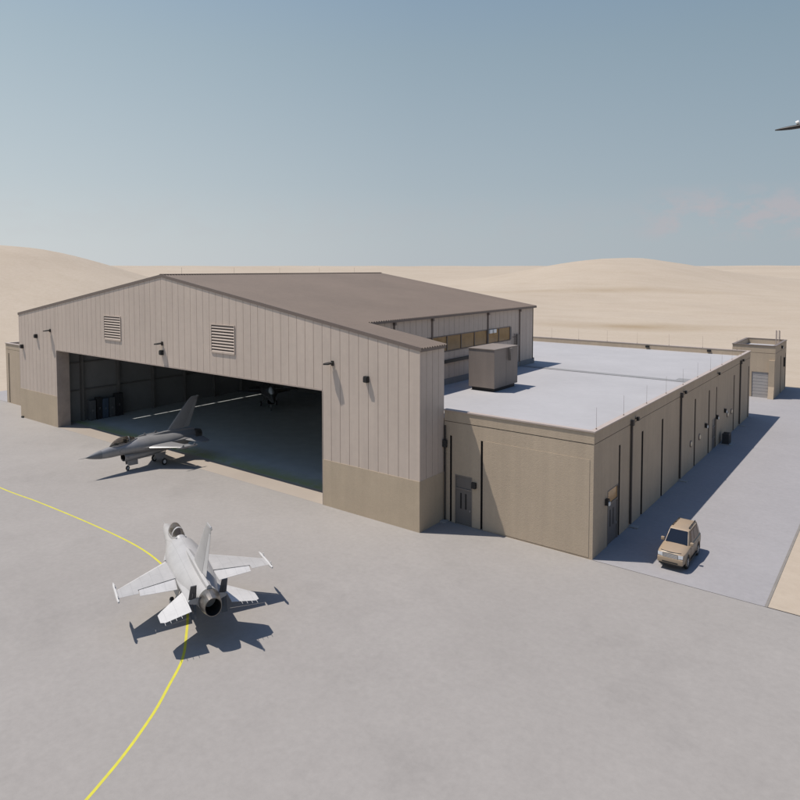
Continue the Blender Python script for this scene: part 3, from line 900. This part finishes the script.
def ring_at(s, n=36, w=None, zt=None, zm=None, zb=None, nt=None, nb=2.1):
    w = f_w(s) if w is None else w; zt = f_t(s) if zt is None else zt; zm = f_m(s) if zm is None else zm
    zb = f_b(s) if zb is None else zb; nt = f_n(s) if nt is None else nt
    out = []
    for k in range(n):
        a = 2*math.pi*k/n
        c_, s_ = math.cos(a), math.sin(a)
        e = 2/(nt if s_ >= 0 else nb)
        y = w*math.copysign(abs(c_)**e, c_); h = abs(s_)**e
        out.append((SX(s), y, zm + (zt-zm)*h if s_ >= 0 else zm-(zm-zb)*h))
    return out
AF = [(0, .0), (.02, .32), (.08, .62), (.2, .88), (.4, 1), (.6, .86), (.8, .5), (1, .06)]
def af(c):
    for (a, ta), (b_, tb) in zip(AF, AF[1:]):
        if a <= c <= b_: return ta+(tb-ta)*(c-a)/(b_-a)
    return .06
def surf(bm, st, fr0, fr1, mapper):
    """st: list of (span, sLE, sTE, halfthick); chord fractions fr0..fr1; mapper(s, span, t)"""
    cs = [fr0] + [c for c, _ in AF if fr0 < c < fr1] + [fr1]
    rings = []
    for sp_, le, te, ht in st:
        up = [mapper(le+(te-le)*c, sp_, ht*af(c)) for c in cs]
        dn = [mapper(le+(te-le)*c, sp_, -ht*af(c)-.002) for c in cs]
        rings.append(up+dn[::-1])
    loft(bm, rings)

def wing_st(spans):
    out = []
    for y in spans:
        t = (y-1.0)/(4.52-1.0)
        out.append((y, 6.7+t*2.95, 10.8, .095*(1-t)+.03*t))
    return out

def make_jet(name_label, loc, heading, paint, flap, radome, brakes=True, glass=None, length=1.13):
    J = thing('fighter_jet', name_label, 'fighter jet', loc, math.atan2(heading[1], heading[0]), 'single seat fighter jets')
    J.scale = (length, 1.12*length/1.13, 1.25)
    # fuselage (from radome joint to nozzle) with blended strakes
    bm = bmesh.new()
    loft(bm, [ring_at(1.75+(13.6-1.75)*i/46) for i in range(47)])
    for s in (1, -1):
        ed = [(3.7, .50), (4.2, .66), (4.8, .80), (5.4, .93), (6.0, 1.08), (6.5, 1.22), (6.95, 1.34)]
        rings = []
        for st_, y in ed:
            yi = f_w(st_)*.55
            z = 2.14
            rings.append([(SX(st_), s*yi, z+.10), (SX(st_), s*(yi+y)/2, z+.075), (SX(st_), s*y, z), (SX(st_), s*(yi+y)/2, z-.075), (SX(st_), s*yi, z-.10)])
        loft(bm, rings)
        # wing root fillet and aft shelf
        rings = []
        for st_, y, t in ((6.6, 1.0, .16), (8, 1.12, .2), (9.5, 1.16, .2), (10.8, 1.16, .18), (12, 1.16, .17), (13.35, 1.12, .14)):
            rings.append([(SX(st_), s*.45, 2.1+t*1.5), (SX(st_), s*(y-.22), 2.1+t), (SX(st_), s*y, 2.1+t*.35), (SX(st_), s*y, 2.1-t*.35), (SX(st_), s*(y-.25), 2.1-t), (SX(st_), s*.45, 2.1-t*1.5)])
        loft(bm, rings)
        # ventral fin
        prism(bm, [(SX(11.0), s*.62, 1.66), (SX(12.5), s*.62, 1.66), (SX(12.4), s*.80, 1.02), (SX(11.6), s*.80, 1.02)], (0, s*.04, 0))
    # fin fairing
    rings = []
    for st_, h, w_ in ((7.6, 2.98, .05), (8.4, 3.08, .15), (9.6, 3.14, .19), (11, 3.13, .19), (12.6, 3.05, .17), (13.7, 2.98, .12)):
        rings.append([(SX(st_), -w_*1.2, 2.7), (SX(st_), -w_, h-.07), (SX(st_), 0, h), (SX(st_), w_, h-.07), (SX(st_), w_*1.2, 2.7)])
    loft(bm, rings)
    bd = obj('fuselage', bm, paint, J, smooth=38)
    bm = bmesh.new()
    loft(bm, [ring_at(1.77*i/12) for i in range(13)])
    tube(bm, (SX(.05), 0, 2.05), (SX(-.75), 0, 2.05), .022, .01, 6)
    obj('nose_cone', bm, radome, J, smooth=40)
    # belly intake
    IS = [4.35, 5.0, 6.0, 7.0, 8.0, 9.0, 10.0, 11.2]
    iw = interp(IS, [.60, .64, .66, .68, .70, .68, .62, .5]); ib = interp(IS, [.98, .94, .92, .95, 1.02, 1.14, 1.28, 1.46])
    bm = bmesh.new()
    rings = []
    for i in range(24):
        s = 4.35+(11.2-4.35)*i/23
        rake = .18 if i == 0 else 0
        rr = ring_at(s, 28, iw(s), 1.72, 1.42, ib(s), 2.8, 2.6)
        rings.append(rr)
    loft(bm, rings, cap0=False)
    inner = [[(x, y*.93, 1.38+(z-1.38)*.90) for x, y, z in rings[0]]]
    inner = inner+[[(x-.02, y, z) for x, y, z in inner[0]]]
    V = [[bm.verts.new(p) for p in r_] for r_ in (rings[0], inner[0])]
    for i in range(28): bm.faces.new((V[0][i], V[0][(i+1) % 28], V[1][(i+1) % 28], V[1][i]))
    ik = obj('air_intake', bm, paint, J, smooth=40)
    bm = bmesh.new()
    loft(bm, [inner[1], [(x-1.2, y*.8, 1.4+(z-1.4)*.8) for x, y, z in inner[1]]], cap0=False)
    obj('intake_duct', bm, M['nozzle_in'], ik, smooth=40)
    # canopy
    CS = [2.75, 3.1, 3.6, 4.2, 4.8, 5.4, 6.05]
    ch = interp(CS, [2.64, 2.95, 3.22, 3.36, 3.35, 3.22, 2.99]); cw = interp(CS, [.12, .30, .40, .44, .44, .40, .30])
    bm = bmesh.new()
    rings = []
    for i in range(22):
        s = 2.75+(6.05-2.75)*i/21
        zb = f_t(s)-.22
        rings.append([(SX(s), cw(s)*math.cos(math.pi*k/14)*(1 if 0 < k < 14 else 1.0), zb+(ch(s)-zb)*math.sin(math.pi*k/14)**.85) for k in range(15)])
    V = [[bm.verts.new(p) for p in r_] for r_ in rings]
    for a, b2 in zip(V, V[1:]):
        for k in range(14): bm.faces.new((a[k], a[k+1], b2[k+1], b2[k]))
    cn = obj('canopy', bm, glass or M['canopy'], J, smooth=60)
    bm = bmesh.new()
    for s0, s1, g in ((4.92, 5.06, 1.015), (5.75, 6.1, 1.02)):
        rings = []
        for s in (s0, s1):
            zb = f_t(s)-.2
            rings.append([(SX(s), g*cw(s)*math.cos(math.pi*k/14), zb+(ch(s)-zb)*g*math.sin(math.pi*k/14)**.85) for k in range(15)])
        V = [[bm.verts.new(p) for p in r_] for r_ in rings]
        for k in range(14): bm.faces.new((V[0][k], V[0][k+1], V[1][k+1], V[1][k]))
    for s in (1, -1):
        rings = []
        for i in range(12):
            st_ = 3.0+(6.0-3.0)*i/11
            y = s*cw(st_)*1.0; z = f_t(st_)-.12
            rings.append([(SX(st_), y-.03, z), (SX(st_), y+.03, z), (SX(st_), y*.97+.03, z+.14), (SX(st_), y*.97-.03, z+.14)])
        loft(bm, rings)
    obj('canopy_frame', bm, paint, cn, smooth=40)
    bm = bmesh.new()
    box(bm, SX(4.75), SX(4.5), -.22, .22, 2.55, 3.12, 0, .05); box(bm, SX(4.55), SX(4.05), -.22, .22, 2.5, 2.72, 0, .04); box(bm, SX(3.75), SX(3.45), -.25, .25, 2.6, 2.86, 0, .05)
    obj('pilot_seat', bm, M['seat'], J)
    # nozzle
    bm = bmesh.new()
    lathe_x(bm, [(SX(13.55), .60), (SX(13.75), .62), (SX(13.95), .61), (SX(14.35), .55), (SX(14.62), .485), (SX(14.62), .45)], cz=2.15, seg=30)
    nz = obj('exhaust_nozzle', bm, M['nozzle'], J, smooth=8)
    bm = bmesh.new()
    lathe_x(bm, [(SX(14.615), .452), (SX(14.2), .43), (SX(13.6), .38), (SX(13.58), .02)], cz=2.15, seg=30)
    obj('nozzle_liner', bm, M['nozzle_in'], nz, smooth=30)
    # wings
    for s in (1, -1):
        m3 = lambda st_, y, t: (SX(st_), s*y, 2.12+t)
        bm = bmesh.new()
        surf(bm, wing_st((1.0, 4.52)), .13, .775, m3)
        surf(bm, wing_st((3.42, 4.52)), .775, 1, m3)
        wg = obj('wing', bm, paint, J, smooth=30)
        # leading edge flap, drooped
        bm = bmesh.new()
        surf(bm, wing_st((1.25, 4.5)), 0, .125, lambda st_, y, t: (SX(st_), s*y, 2.12+t-.13*max(0, (6.7+(y-1)/3.52*2.95+.13*(4.1-(y-1)/3.52*2.95))-st_)))
        obj('leading_edge_flap', bm, flap, wg, smooth=30)
        # flaperon, drooped
        bm = bmesh.new()
        def mf(st_, y, t):
            le = 6.7+(y-1)/3.52*2.95; hs = le+.785*(10.8-le)
            d = max(0, st_-hs)
            return (SX(hs+d*.95), s*y, 2.10+t-.30*d)
        surf(bm, wing_st((1.2, 3.36)), .79, 1, mf)
        obj('flaperon', bm, flap, wg, smooth=30)
        # tip rail
        bm = bmesh.new()
        rings = []
        for st_, r_ in ((8.55, .01), (8.85, .06), (9.1, .085), (11.05, .085), (11.35, .05)):
            rings.append([(SX(st_), s*4.6+r_*math.cos(a), 2.12+r_*math.sin(a)) for a in [2*math.pi*k/8 for k in range(8)]])
        loft(bm, rings)
        for q in (9.25, 10.75):
            prism(bm, [(SX(q), s*4.6-.01, 2.12+.07), (SX(q+.35), s*4.6-.01, 2.12+.07), (SX(q+.33), s*4.6-.01, 2.12+.25), (SX(q+.2), s*4.6-.01, 2.12+.25)], (0, .02, 0))
        obj('tip_rail', bm, flap, wg, smooth=40)
        # tailplane
        bm = bmesh.new()
        ms = lambda st_, y, t: (SX(st_), s*y, 2.08+t-.17*(y-1.1))
        surf(bm, [(1.14, 11.75, 14.35, .07), (2.55, 12.95, 14.35, .03), (2.8, 13.25, 14.15, .025)], 0, 1, ms)
        for i in range(4):
            y = 1.7+i*.3
            tube(bm, (SX(14.33), s*y, 2.08-.17*(y-1.1)), (SX(14.62), s*y, 2.06-.17*(y-1.1)), .016, .01, 5)
        obj('tailplane', bm, flap, J, smooth=30)
        # speed brakes, open
        if brakes:
            bm = bmesh.new()
            for d in (1, -1):
                p0 = Vector((SX(13.3), 0, 2.12+d*.1)); dirv = Vector((-math.cos(R(62)), 0, d*math.sin(R(62))))
                nrm = Vector((math.sin(R(62)), 0, d*math.cos(R(62))))*.05
                ln = 1.0 if d > 0 else .8
                prism(bm, [p0+Vector((0, s*.66, 0)), p0+Vector((0, s*1.1, 0)), p0+dirv*ln+Vector((0, s*1.06, 0)), p0+dirv*ln+Vector((0, s*.72, 0))], nrm)
                tube(bm, p0+dirv*.5+Vector((0, s*.88, 0)), (SX(13.3)+.05, s*.88, 2.12), .035, seg=6)
            obj('speed_brake', bm, M['jet_dark'], J)
        # main gear
        bm = bmesh.new()
        tube(bm, (SX(8.7), s*.55, 1.35), (SX(8.9), s*1.02, .42), .07, .055, 8); tube(bm, (SX(9.5), s*.5, 1.3), (SX(8.95), s*.98, .55), .04, seg=8); tube(bm, (SX(8.9), s*.98, .34), (SX(8.9), s*1.2, .34), .05, seg=8)
        g = obj('main_gear', bm, M['gear'], J, smooth=40)
        bm = bmesh.new()
        lathe_y(bm, [(-.11, .20), (-.11, .29), (-.08, .335), (0, .345), (.08, .335), (.11, .29), (.11, .20)], SX(8.9), s*1.2, .345, 22)
        w_ = obj('wheel', bm, M['rubber'], g, smooth=35)
        bm = bmesh.new(); lathe_y(bm, [(-.115, .19), (.115, .19)], SX(8.9), s*1.2, .345, 16); tube(bm, (SX(8.9), s*1.31, .345), (SX(8.9), s*1.34, .345), .07, seg=10)
        obj('hub', bm, M['hub_white'], w_, smooth=35)
        bm = bmesh.new(); prism(bm, [(SX(7.9), s*.78, 1.22), (SX(9.3), s*.78, 1.25), (SX(9.2), s*.92, .70), (SX(8.0), s*.92, .72)], (0, s*.03, 0))
        obj('gear_door', bm, paint, J)
    # fin and rudder
    mv = lambda st_, z, t: (SX(st_), t, z)
    fs = [(2.85, 9.7, 12.9, .10), (5.85, 12.9, 14.3, .045), (6.2, 13.4, 14.4, .035)]
    bm = bmesh.new(); surf(bm, fs, 0, .74, mv)
    surf(bm, [(5.82, 12.87, 14.29, .046), (6.2, 13.4, 14.4, .035)], .74, 1, mv)
    tube(bm, (SX(13.6), 0, 6.12), (SX(14.5), 0, 6.14), .05, .035, 8)
    fn = obj('tail_fin', bm, paint, J, smooth=30)
    bm = bmesh.new(); surf(bm, [(3.12, 9.7+.27*3.2/3.0, 13.03, .09), (5.79, 12.84, 14.28, .046)], .755, 1, mv)
    obj('rudder', bm, flap, fn, smooth=30)
    bm = bmesh.new(); tube(bm, (SX(14.2), 0, 6.18), (SX(14.4), 0, 6.18), .06, .05, 8)
    obj('tail_light', bm, M['rim'], fn)
    # nose gear
    bm = bmesh.new(); tube(bm, (SX(5.0), 0, 1.05), (SX(4.9), 0, .26), .06, .05, 8); tube(bm, (SX(5.7), 0, 1.02), (SX(4.93), 0, .55), .035, seg=8); tube(bm, (SX(4.9), -.09, .24), (SX(4.9), .11, .24), .04, seg=8)
    g = obj('nose_gear', bm, M['gear'], J, smooth=40)
    bm = bmesh.new(); lathe_y(bm, [(-.08, .14), (-.08, .2), (-.05, .235), (.05, .235), (.08, .2), (.08, .14)], SX(4.9), 0, .236, 20)
    w_ = obj('wheel', bm, M['rubber'], g, smooth=35)
    bm = bmesh.new(); lathe_y(bm, [(-.085, .13), (.085, .13)], SX(4.9), 0, .236, 14)
    obj('hub', bm, M['hub_white'], w_)
    for s in (1, -1):
        bm = bmesh.new(); prism(bm, [(SX(4.75), s*.30, 1.0), (SX(6.0), s*.30, .98), (SX(6.0), s*.36, .50), (SX(4.85), s*.36, .52)], (0, s*.03, 0))
        obj('gear_door', bm, paint, J)
    return J

make_jet('pale grey fighter jet parked on the yellow line, tail toward the viewer', (74.5, -20.65, .004), (-.918, .396), M['jet_white'], M['jet_pale_flap'], M['jet_white'])
make_jet('dark grey fighter jet rolling nose first out of the hangar door', (41.3, -1.6, .008), (-.07, -1), M['jet_grey'], M['jet_grey_flap'], M['jet_radome'], False, None, 1.02)
make_jet('dim dark fighter jet standing deep inside the shaded hangar', (25.6, 30.4, .014), (.80, -.60), M['jet_dark'], M['jet_dark'], M['jet_dark'], False, M['canopy_glare'])

# ------------------------------------------------------------------ off-road car
def make_car(loc, rotz):
    paint = mat('car_paint_sand', (.315, .24, .168), .42, .0, .03, 2)
    plastic = mat('car_black_plastic', (.02, .02, .02), .6)
    chrome = mat('car_chrome', (.6, .6, .6), .2, .8)
    lens = mat('headlamp_lens', (.65, .68, .72), .12, .3)
    K = thing('parked_car', 'sand coloured off road car parked on the road beside the annex', 'car', loc, rotz)
    K.scale = (1.15, 1.1, 1.38)
    def ring(x, w, zb, zs, zt, wt):
        h = [(0, zb), (w*.86, zb), (w*.97, zb+.10), (w, zb+.32), (w, zs-.16), (w*.975, zs), (wt, zt-.02), (wt*.6, zt+.012), (0, zt+.02)]
        return [(x, y, z) for y, z in h] + [(x, -y, z) for y, z in h[-2:0:-1]]
    St = [(2.47, .78, .50, .93, 1.0, .70), (2.43, .86, .40, .98, 1.04, .74), (2.30, .92, .36, 1.0, 1.08, .78), (2.0, .955, .34, 1.02, 1.12, .80), (1.5, .975, .33, 1.05, 1.16, .82), (1.02, .98, .33, 1.09, 1.19, .86),
          (.6, .985, .33, 1.10, 1.17, .90), (-.4, .985, .33, 1.11, 1.17, .90), (-1.5, .985, .34, 1.12, 1.17, .90), (-2.1, .97, .38, 1.12, 1.17, .88), (-2.38, .92, .42, 1.1, 1.15, .84), (-2.46, .86, .48, 1.06, 1.12, .78)]
    bm = bmesh.new()
    loft(bm, [ring(*s) for s in St])
    bmesh.ops.recalc_face_normals(bm, faces=bm.faces)
    me = bpy.data.meshes.new('b'); bm.to_mesh(me); bm.free()
    tmp = bpy.data.objects.new('tmp_body', me); C.objects.link(tmp)
    cuts = []
    for x in (1.45, -1.40):
        for s in (1, -1):
            bm = bmesh.new(); lathe_y(bm, [(-.22, .455), (.22, .455)], x, s*.86, .42, 28)
            bmesh.ops.recalc_face_normals(bm, faces=bm.faces)
            cm = bpy.data.meshes.new('c'); bm.to_mesh(cm); bm.free()
            co_ = bpy.data.objects.new('tmp_cut', cm); C.objects.link(co_); cuts.append(co_)
            md = tmp.modifiers.new('b', 'BOOLEAN'); md.object = co_; md.operation = 'DIFFERENCE'; md.solver = 'EXACT'
    dg = bpy.context.evaluated_depsgraph_get(); dg.update()
    me2 = bpy.data.meshes.new_from_object(tmp.evaluated_get(dg))
    bm = bmesh.new(); bm.from_mesh(me2)
    for o in cuts+[tmp]: bpy.data.objects.remove(o, do_unlink=True)
    bpy.data.meshes.remove(me2)
    for f in bm.faces: f.material_index = 0
    body = obj('body', bm, paint, K, smooth=32)
    # cabin
    def cab(x, w, z): return x, w, z
    B_ = [(.98, .86, 1.14), (-2.36, .84, 1.14)]
    lo = [(.98, .85), (.55, .90), (-1.6, .90), (-2.38, .83)]
    hi = [(.22, .66), (.0, .70), (-1.6, .70), (-2.12, .64)]
    mid = [(.60, .755), (.27, .80), (-1.6, .80), (-2.28, .735)]
    bm = bmesh.new()
    def loop(pts_, z): return [(x, y, z) for x, y in pts_]+[(x, -y, z) for x, y in pts_[::-1]]
    hi2 = [(.02, .56), (-.1, .60), (-1.6, .60), (-2.0, .55)]
    loft(bm, [loop(lo, 1.13), loop(mid, 1.50), loop(hi, 1.84), loop(hi2, 1.90)], cap0=False)
    cabn = obj('cabin', bm, paint, K, smooth=30)
    # glazing set 8 mm proud of the cabin faces
    def pane(name, q, m_, off):
        bm = bmesh.new(); off = Vector(off).normalized()*.022
        prism(bm, [Vector(p)+off for p in q], off*.6)
        return obj(name, bm, m_, K)
    def lerp(a, b_, t): return tuple(a[i]+(b_[i]-a[i])*t for i in range(3))
    def quad(a, b_, c_, d, m0, m1, n0, n1):   # a,b bottom; d,c top
        L_ = lambda u, v: lerp(lerp(a, b_, u), lerp(d, c_, u), v)
        return [L_(m0, n0), L_(m1, n0), L_(m1, n1), L_(m0, n1)]
    pane('windscreen', quad((.98, .85, 1.13), (.98, -.85, 1.13), (.22, -.66, 1.84), (.22, .66, 1.84), .03, .97, .07, .96), M['carglass'], (.7, 0, .72))
    pane('rear_window', quad((-2.38, -.83, 1.13), (-2.38, .83, 1.13), (-2.12, .64, 1.84), (-2.12, -.64, 1.84), .08, .92, .2, .9), M['carglass'], (-.9, 0, .3))
    for s in (1, -1):
        a, b_, c_, d = (.55, s*.90, 1.13), (-1.6, s*.90, 1.13), (-1.6, s*.70, 1.84), (.0, s*.70, 1.84)
        for m0, m1 in ((.05, .44), (.48, .97)):
            pane('side_window', quad(a, b_, c_, d, m0, m1, .14, .9), M['caramber'], (0, s, .28))
        a, b_, c_, d = (-1.6, s*.90, 1.13), (-2.38, s*.83, 1.13), (-2.12, s*.64, 1.84), (-1.6, s*.70, 1.84)
        pane('side_window', quad(a, b_, c_, d, .08, .78, .16, .88), M['caramber'], (-.08, s, .28))
        bm = bmesh.new()
        tube(bm, (-.15, s*.60, 1.955), (-1.95, s*.57, 1.955), .025, seg=8)
        for x in (-.2, -1.0, -1.9): tube(bm, (x, s*.59, 1.85), (x, s*.59, 1.955), .03, seg=6)
        obj('roof_rail', bm, plastic, K)
        bm = bmesh.new(); box(bm, .62, .84, min(s*.93, s*1.16), max(s*.93, s*1.16), 1.16, 1.36, 0, .05)
        mr_ = obj('wing_mirror', bm, paint, K, smooth=40)
        bm = bmesh.new(); box(bm, .612, .619, min(s*.96, s*1.13), max(s*.96, s*1.13), 1.19, 1.33)
        obj('mirror_glass', bm, chrome, mr_)
        # headlights
        bm = bmesh.new()
        prism(bm, [(2.46, s*.53, .78), (2.43, s*.86, .81), (2.40, s*.87, .985), (2.45, s*.54, 1.0)], (.04, s*.008, .0))
        obj('headlight', bm, lens, K)
        bm = bmesh.new(); tube(bm, (2.44, s*.70, .55), (2.475, s*.70, .55), .075, seg=14)
        obj('fog_light', bm, lens, K)
        bm = bmesh.new(); box(bm, -2.47, -2.42, min(s*.66, s*.88), max(s*.66, s*.88), .85, 1.08)
        obj('tail_light', bm, mat('tail_lamp_red', (.35, .02, .015), .25), K)
        bm = bmesh.new(); box(bm, -.95, .95, min(s*.95, s*1.06), max(s*.95, s*1.06), .36, .42, 0, .015)
        obj('running_board', bm, plastic, K)
        # door seams and handles
        bm = bmesh.new()
        for x in (.72, -.45, -1.25): box(bm, x-.01, x+.01, min(s*.975, s*.99), max(s*.975, s*.99), .48, 1.04)
        obj('door_seam', bm, plastic, K)
        for x in (-.28, -1.08):
            bm = bmesh.new(); box(bm, x-.1, x+.1, min(s*.98, s*1.01), max(s*.98, s*1.01), .93, .96)
            obj('door_handle', bm, chrome, K)
        for x in (1.45, -1.40):
            bm = bmesh.new()
            n = 16
            rings = []
            for i in range(n+1):
                a = R(-12)+R(204)*i/n
                rings.append([(x+r_*math.cos(a), y_, .42+r_*math.sin(a)) for r_, y_ in ((.44, s*.93), (.52, s*.965), (.50, s*1.0), (.45, s*1.0))])
            loft(bm, rings)
            obj('wheel_arch', bm, paint, K, smooth=40)
            bm = bmesh.new()
            lathe_y(bm, [(-.13, .26), (-.13, .34), (-.09, .385), (.09, .385), (.13, .34), (.13, .26), (.10, .25)], x, s*.87, .385, 28)
            w_ = obj('wheel', bm, M['rubber'], K, smooth=35)
            bm = bmesh.new()
            lathe_y(bm, [(-.05, .25), (s*.08, .255), (s*.11, .25), (s*.08, .22), (s*.05, .21)] if s > 0 else [(.05, .25), (-.08, .255), (-.11, .25), (-.08, .22), (-.05, .21)], x, s*.87, .385, 24)
            for k in range(6):
                a = 2*math.pi*k/6
                tube(bm, (x, s*.945, .385), (x+.22*math.cos(a), s*.965, .385+.22*math.sin(a)), .045, .03, 6)
            tube(bm, (x, s*.90, .385), (x, s*.985, .385), .06, seg=10)
            obj('rim', bm, M['rim'], w_, smooth=35)
    # grille
    bm = bmesh.new(); box(bm, 2.42, 2.505, -.50, .50, .73, 1.01, 0, .015)
    gr = obj('grille', bm, plastic, K)
    bm = bmesh.new()
    for z in (.77, .83, .89, .95): box(bm, 2.507, 2.525, -.47, .47, z, z+.045)
    box(bm, 2.507, 2.527, -.51, -.475, .765, 1.0); box(bm, 2.507, 2.527, .475, .51, .765, 1.0)
    obj('grille_bar', bm, chrome, gr)
    bm = bmesh.new(); box(bm, 2.28, 2.56, -.90, .90, .42, .76, 0, .07)
    bu = obj('bumper', bm, paint, K, smooth=40)
    bm = bmesh.new(); box(bm, 2.555, 2.572, -.55, .55, .47, .55)
    obj('lower_grille', bm, plastic, bu)
    bm = bmesh.new(); box(bm, 2.40, 2.52, -.8, .8, .33, .43, 0, .03)
    obj('skid_plate', bm, plastic, bu)
    bm = bmesh.new()
    rings = []
    for i in range(13):
        t = -1+2*i/12
        y = .72*t; x = 2.40-.13*t*t
        rings.append([(x, y, 1.02), (x+.05, y, 1.05), (x+.01, y, 1.10), (x-.06, y, 1.07)])
    loft(bm, rings)
    obj('hood_deflector', bm, plastic, K, smooth=40)
    bm = bmesh.new()
    for y in (-.45, .15): tube(bm, (.985, y-.1, 1.165), (.83, y+.38, 1.30), .012, seg=5)
    obj('wiper', bm, plastic, K)
    bm = bmesh.new()
    box(bm, -.5, -.2, -.62, -.15, .95, 1.55, 0, .06); box(bm, -.5, -.2, .15, .62, .95, 1.55, 0, .06); box(bm, -1.45, -1.15, -.62, .62, .95, 1.5, 0, .06)
    obj('car_seat', bm, M['seat'], K)
    return K
make_car((100.5, 8.75, -.006), R(-90))

# ------------------------------------------------------------------ light, sky, camera
sd = Vector((-4.15, -2.37, 10.81)).normalized()
el = math.asin(sd.z); rot = math.atan2(sd.x, sd.y)
sl = bpy.data.lights.new('sun', 'SUN'); sl.energy = 4.9; sl.angle = R(.53); sl.color = (1, .925, .83)
so = bpy.data.objects.new('sun', sl); C.objects.link(so)
so.rotation_euler = (-sd).to_track_quat('-Z', 'Y').to_euler(); so.location = (-40, -30, 100)

wd = bpy.data.worlds.new('World'); scn.world = wd; wd.use_nodes = True
nt = wd.node_tree; bg = nt.nodes['Background']
sky = nt.nodes.new('ShaderNodeTexSky'); sky.sky_type = 'NISHITA'; sky.sun_disc = False
sky.sun_elevation = el; sky.sun_rotation = rot % (2*math.pi); sky.altitude = 200
sky.air_density = 1.0; sky.dust_density = 2.5; sky.ozone_density = 1.5
co = nt.nodes.new('ShaderNodeTexCoord').outputs['Generated']
sp = nt.nodes.new('ShaderNodeSeparateXYZ'); nt.links.new(co, sp.inputs[0])
# low desert haze; unseen upper sky deepened to tint the shadows blue
hz = nt.nodes.new('ShaderNodeMapRange'); hz.interpolation_type = 'SMOOTHSTEP'
hz.inputs[1].default_value = -.05; hz.inputs[2].default_value = .6; hz.inputs[3].default_value = .9; hz.inputs[4].default_value = .7
nt.links.new(sp.outputs[2], hz.inputs[0])
hcol = ramp(nt, sp.outputs[2], [(.0, (4.6, 5.05, 5.4)), (.12, (3.75, 4.4, 4.85)), (.3, (2.95, 3.8, 4.3)), (.46, (2.1, 3.15, 4.25)), (.85, (.55, 1.8, 4.9))])
# the haze is brighter on the sun's side, dimmed opposite to darken side walls
dt = nt.nodes.new('ShaderNodeVectorMath'); dt.operation = 'DOT_PRODUCT'
nt.links.new(co, dt.inputs[0]); dt.inputs[1].default_value = Vector((sd.x, sd.y, 0)).normalized()
az = nt.nodes.new('ShaderNodeMapRange'); az.inputs[1].default_value = -1; az.inputs[2].default_value = 1
nt.links.new(dt.outputs['Value'], az.inputs[0])
hcol = mixc(nt, 1, hcol, ramp(nt, az.outputs[0], [(.0, (.42, .44, .48)), (.3, (.85, .88, .9)), (.55, (1.0, 1.0, 1.0)), (.8, (1.3, 1.25, 1.2)), (1, (1.35, 1.28, 1.18))]), 'MULTIPLY')
col = mixc(nt, hz.outputs[0], sky.outputs[0], hcol)
# faint low cumulus
n = noise(nt, co, 20, 6, .6, (1, 1, 1.7))
cm = ramp(nt, n, [(.42, (0, 0, 0)), (.58, (1, 1, 1))])
cb = ramp(nt, sp.outputs[2], [(.035, (0, 0, 0)), (.05, (1, 1, 1)), (.085, (1, 1, 1)), (.115, (0, 0, 0))])
ml = nt.nodes.new('ShaderNodeMath'); ml.operation = 'MULTIPLY'; nt.links.new(cm, ml.inputs[0]); nt.links.new(cb, ml.inputs[1])
m2 = nt.nodes.new('ShaderNodeMath'); m2.operation = 'MULTIPLY'; m2.inputs[1].default_value = .55; nt.links.new(ml.outputs[0], m2.inputs[0])
dc = nt.nodes.new('ShaderNodeVectorMath'); dc.operation = 'DOT_PRODUCT'
nt.links.new(co, dc.inputs[0]); dc.inputs[1].default_value = (-.145, .985, .07)
dm = nt.nodes.new('ShaderNodeMapRange'); dm.interpolation_type = 'SMOOTHSTEP'; dm.inputs[1].default_value = .982; dm.inputs[2].default_value = .993; dm.inputs[3].default_value = .12
nt.links.new(dc.outputs['Value'], dm.inputs[0])
m3_ = nt.nodes.new('ShaderNodeMath'); m3_.operation = 'MULTIPLY'; nt.links.new(m2.outputs[0], m3_.inputs[0]); nt.links.new(dm.outputs[0], m3_.inputs[1])
m2 = m3_
col = mixc(nt, m2.outputs[0], col, (4.6, 4.1, 4.3))
nt.links.new(col, bg.inputs['Color']); bg.inputs['Strength'].default_value = .107

cam = bpy.data.cameras.new('camera'); co_ = bpy.data.objects.new('camera', cam); C.objects.link(co_)
co_.location = (115.06, -49.22, 24.23); co_.rotation_euler = (R(90-2.984), 0, R(37.16))
cam.sensor_width = 36; cam.sensor_fit = 'HORIZONTAL'; cam.lens = 670.776/800*36; cam.shift_y = -(400-303.505)/800
cam.clip_start = .5; cam.clip_end = 20000
scn.camera = co_
scn.view_settings.view_transform = 'Standard'; scn.view_settings.look = 'None'; scn.view_settings.exposure = 0; scn.view_settings.gamma = 1
scn.cycles.max_bounces = 8; scn.cycles.diffuse_bounces = 5; scn.cycles.use_denoising = True
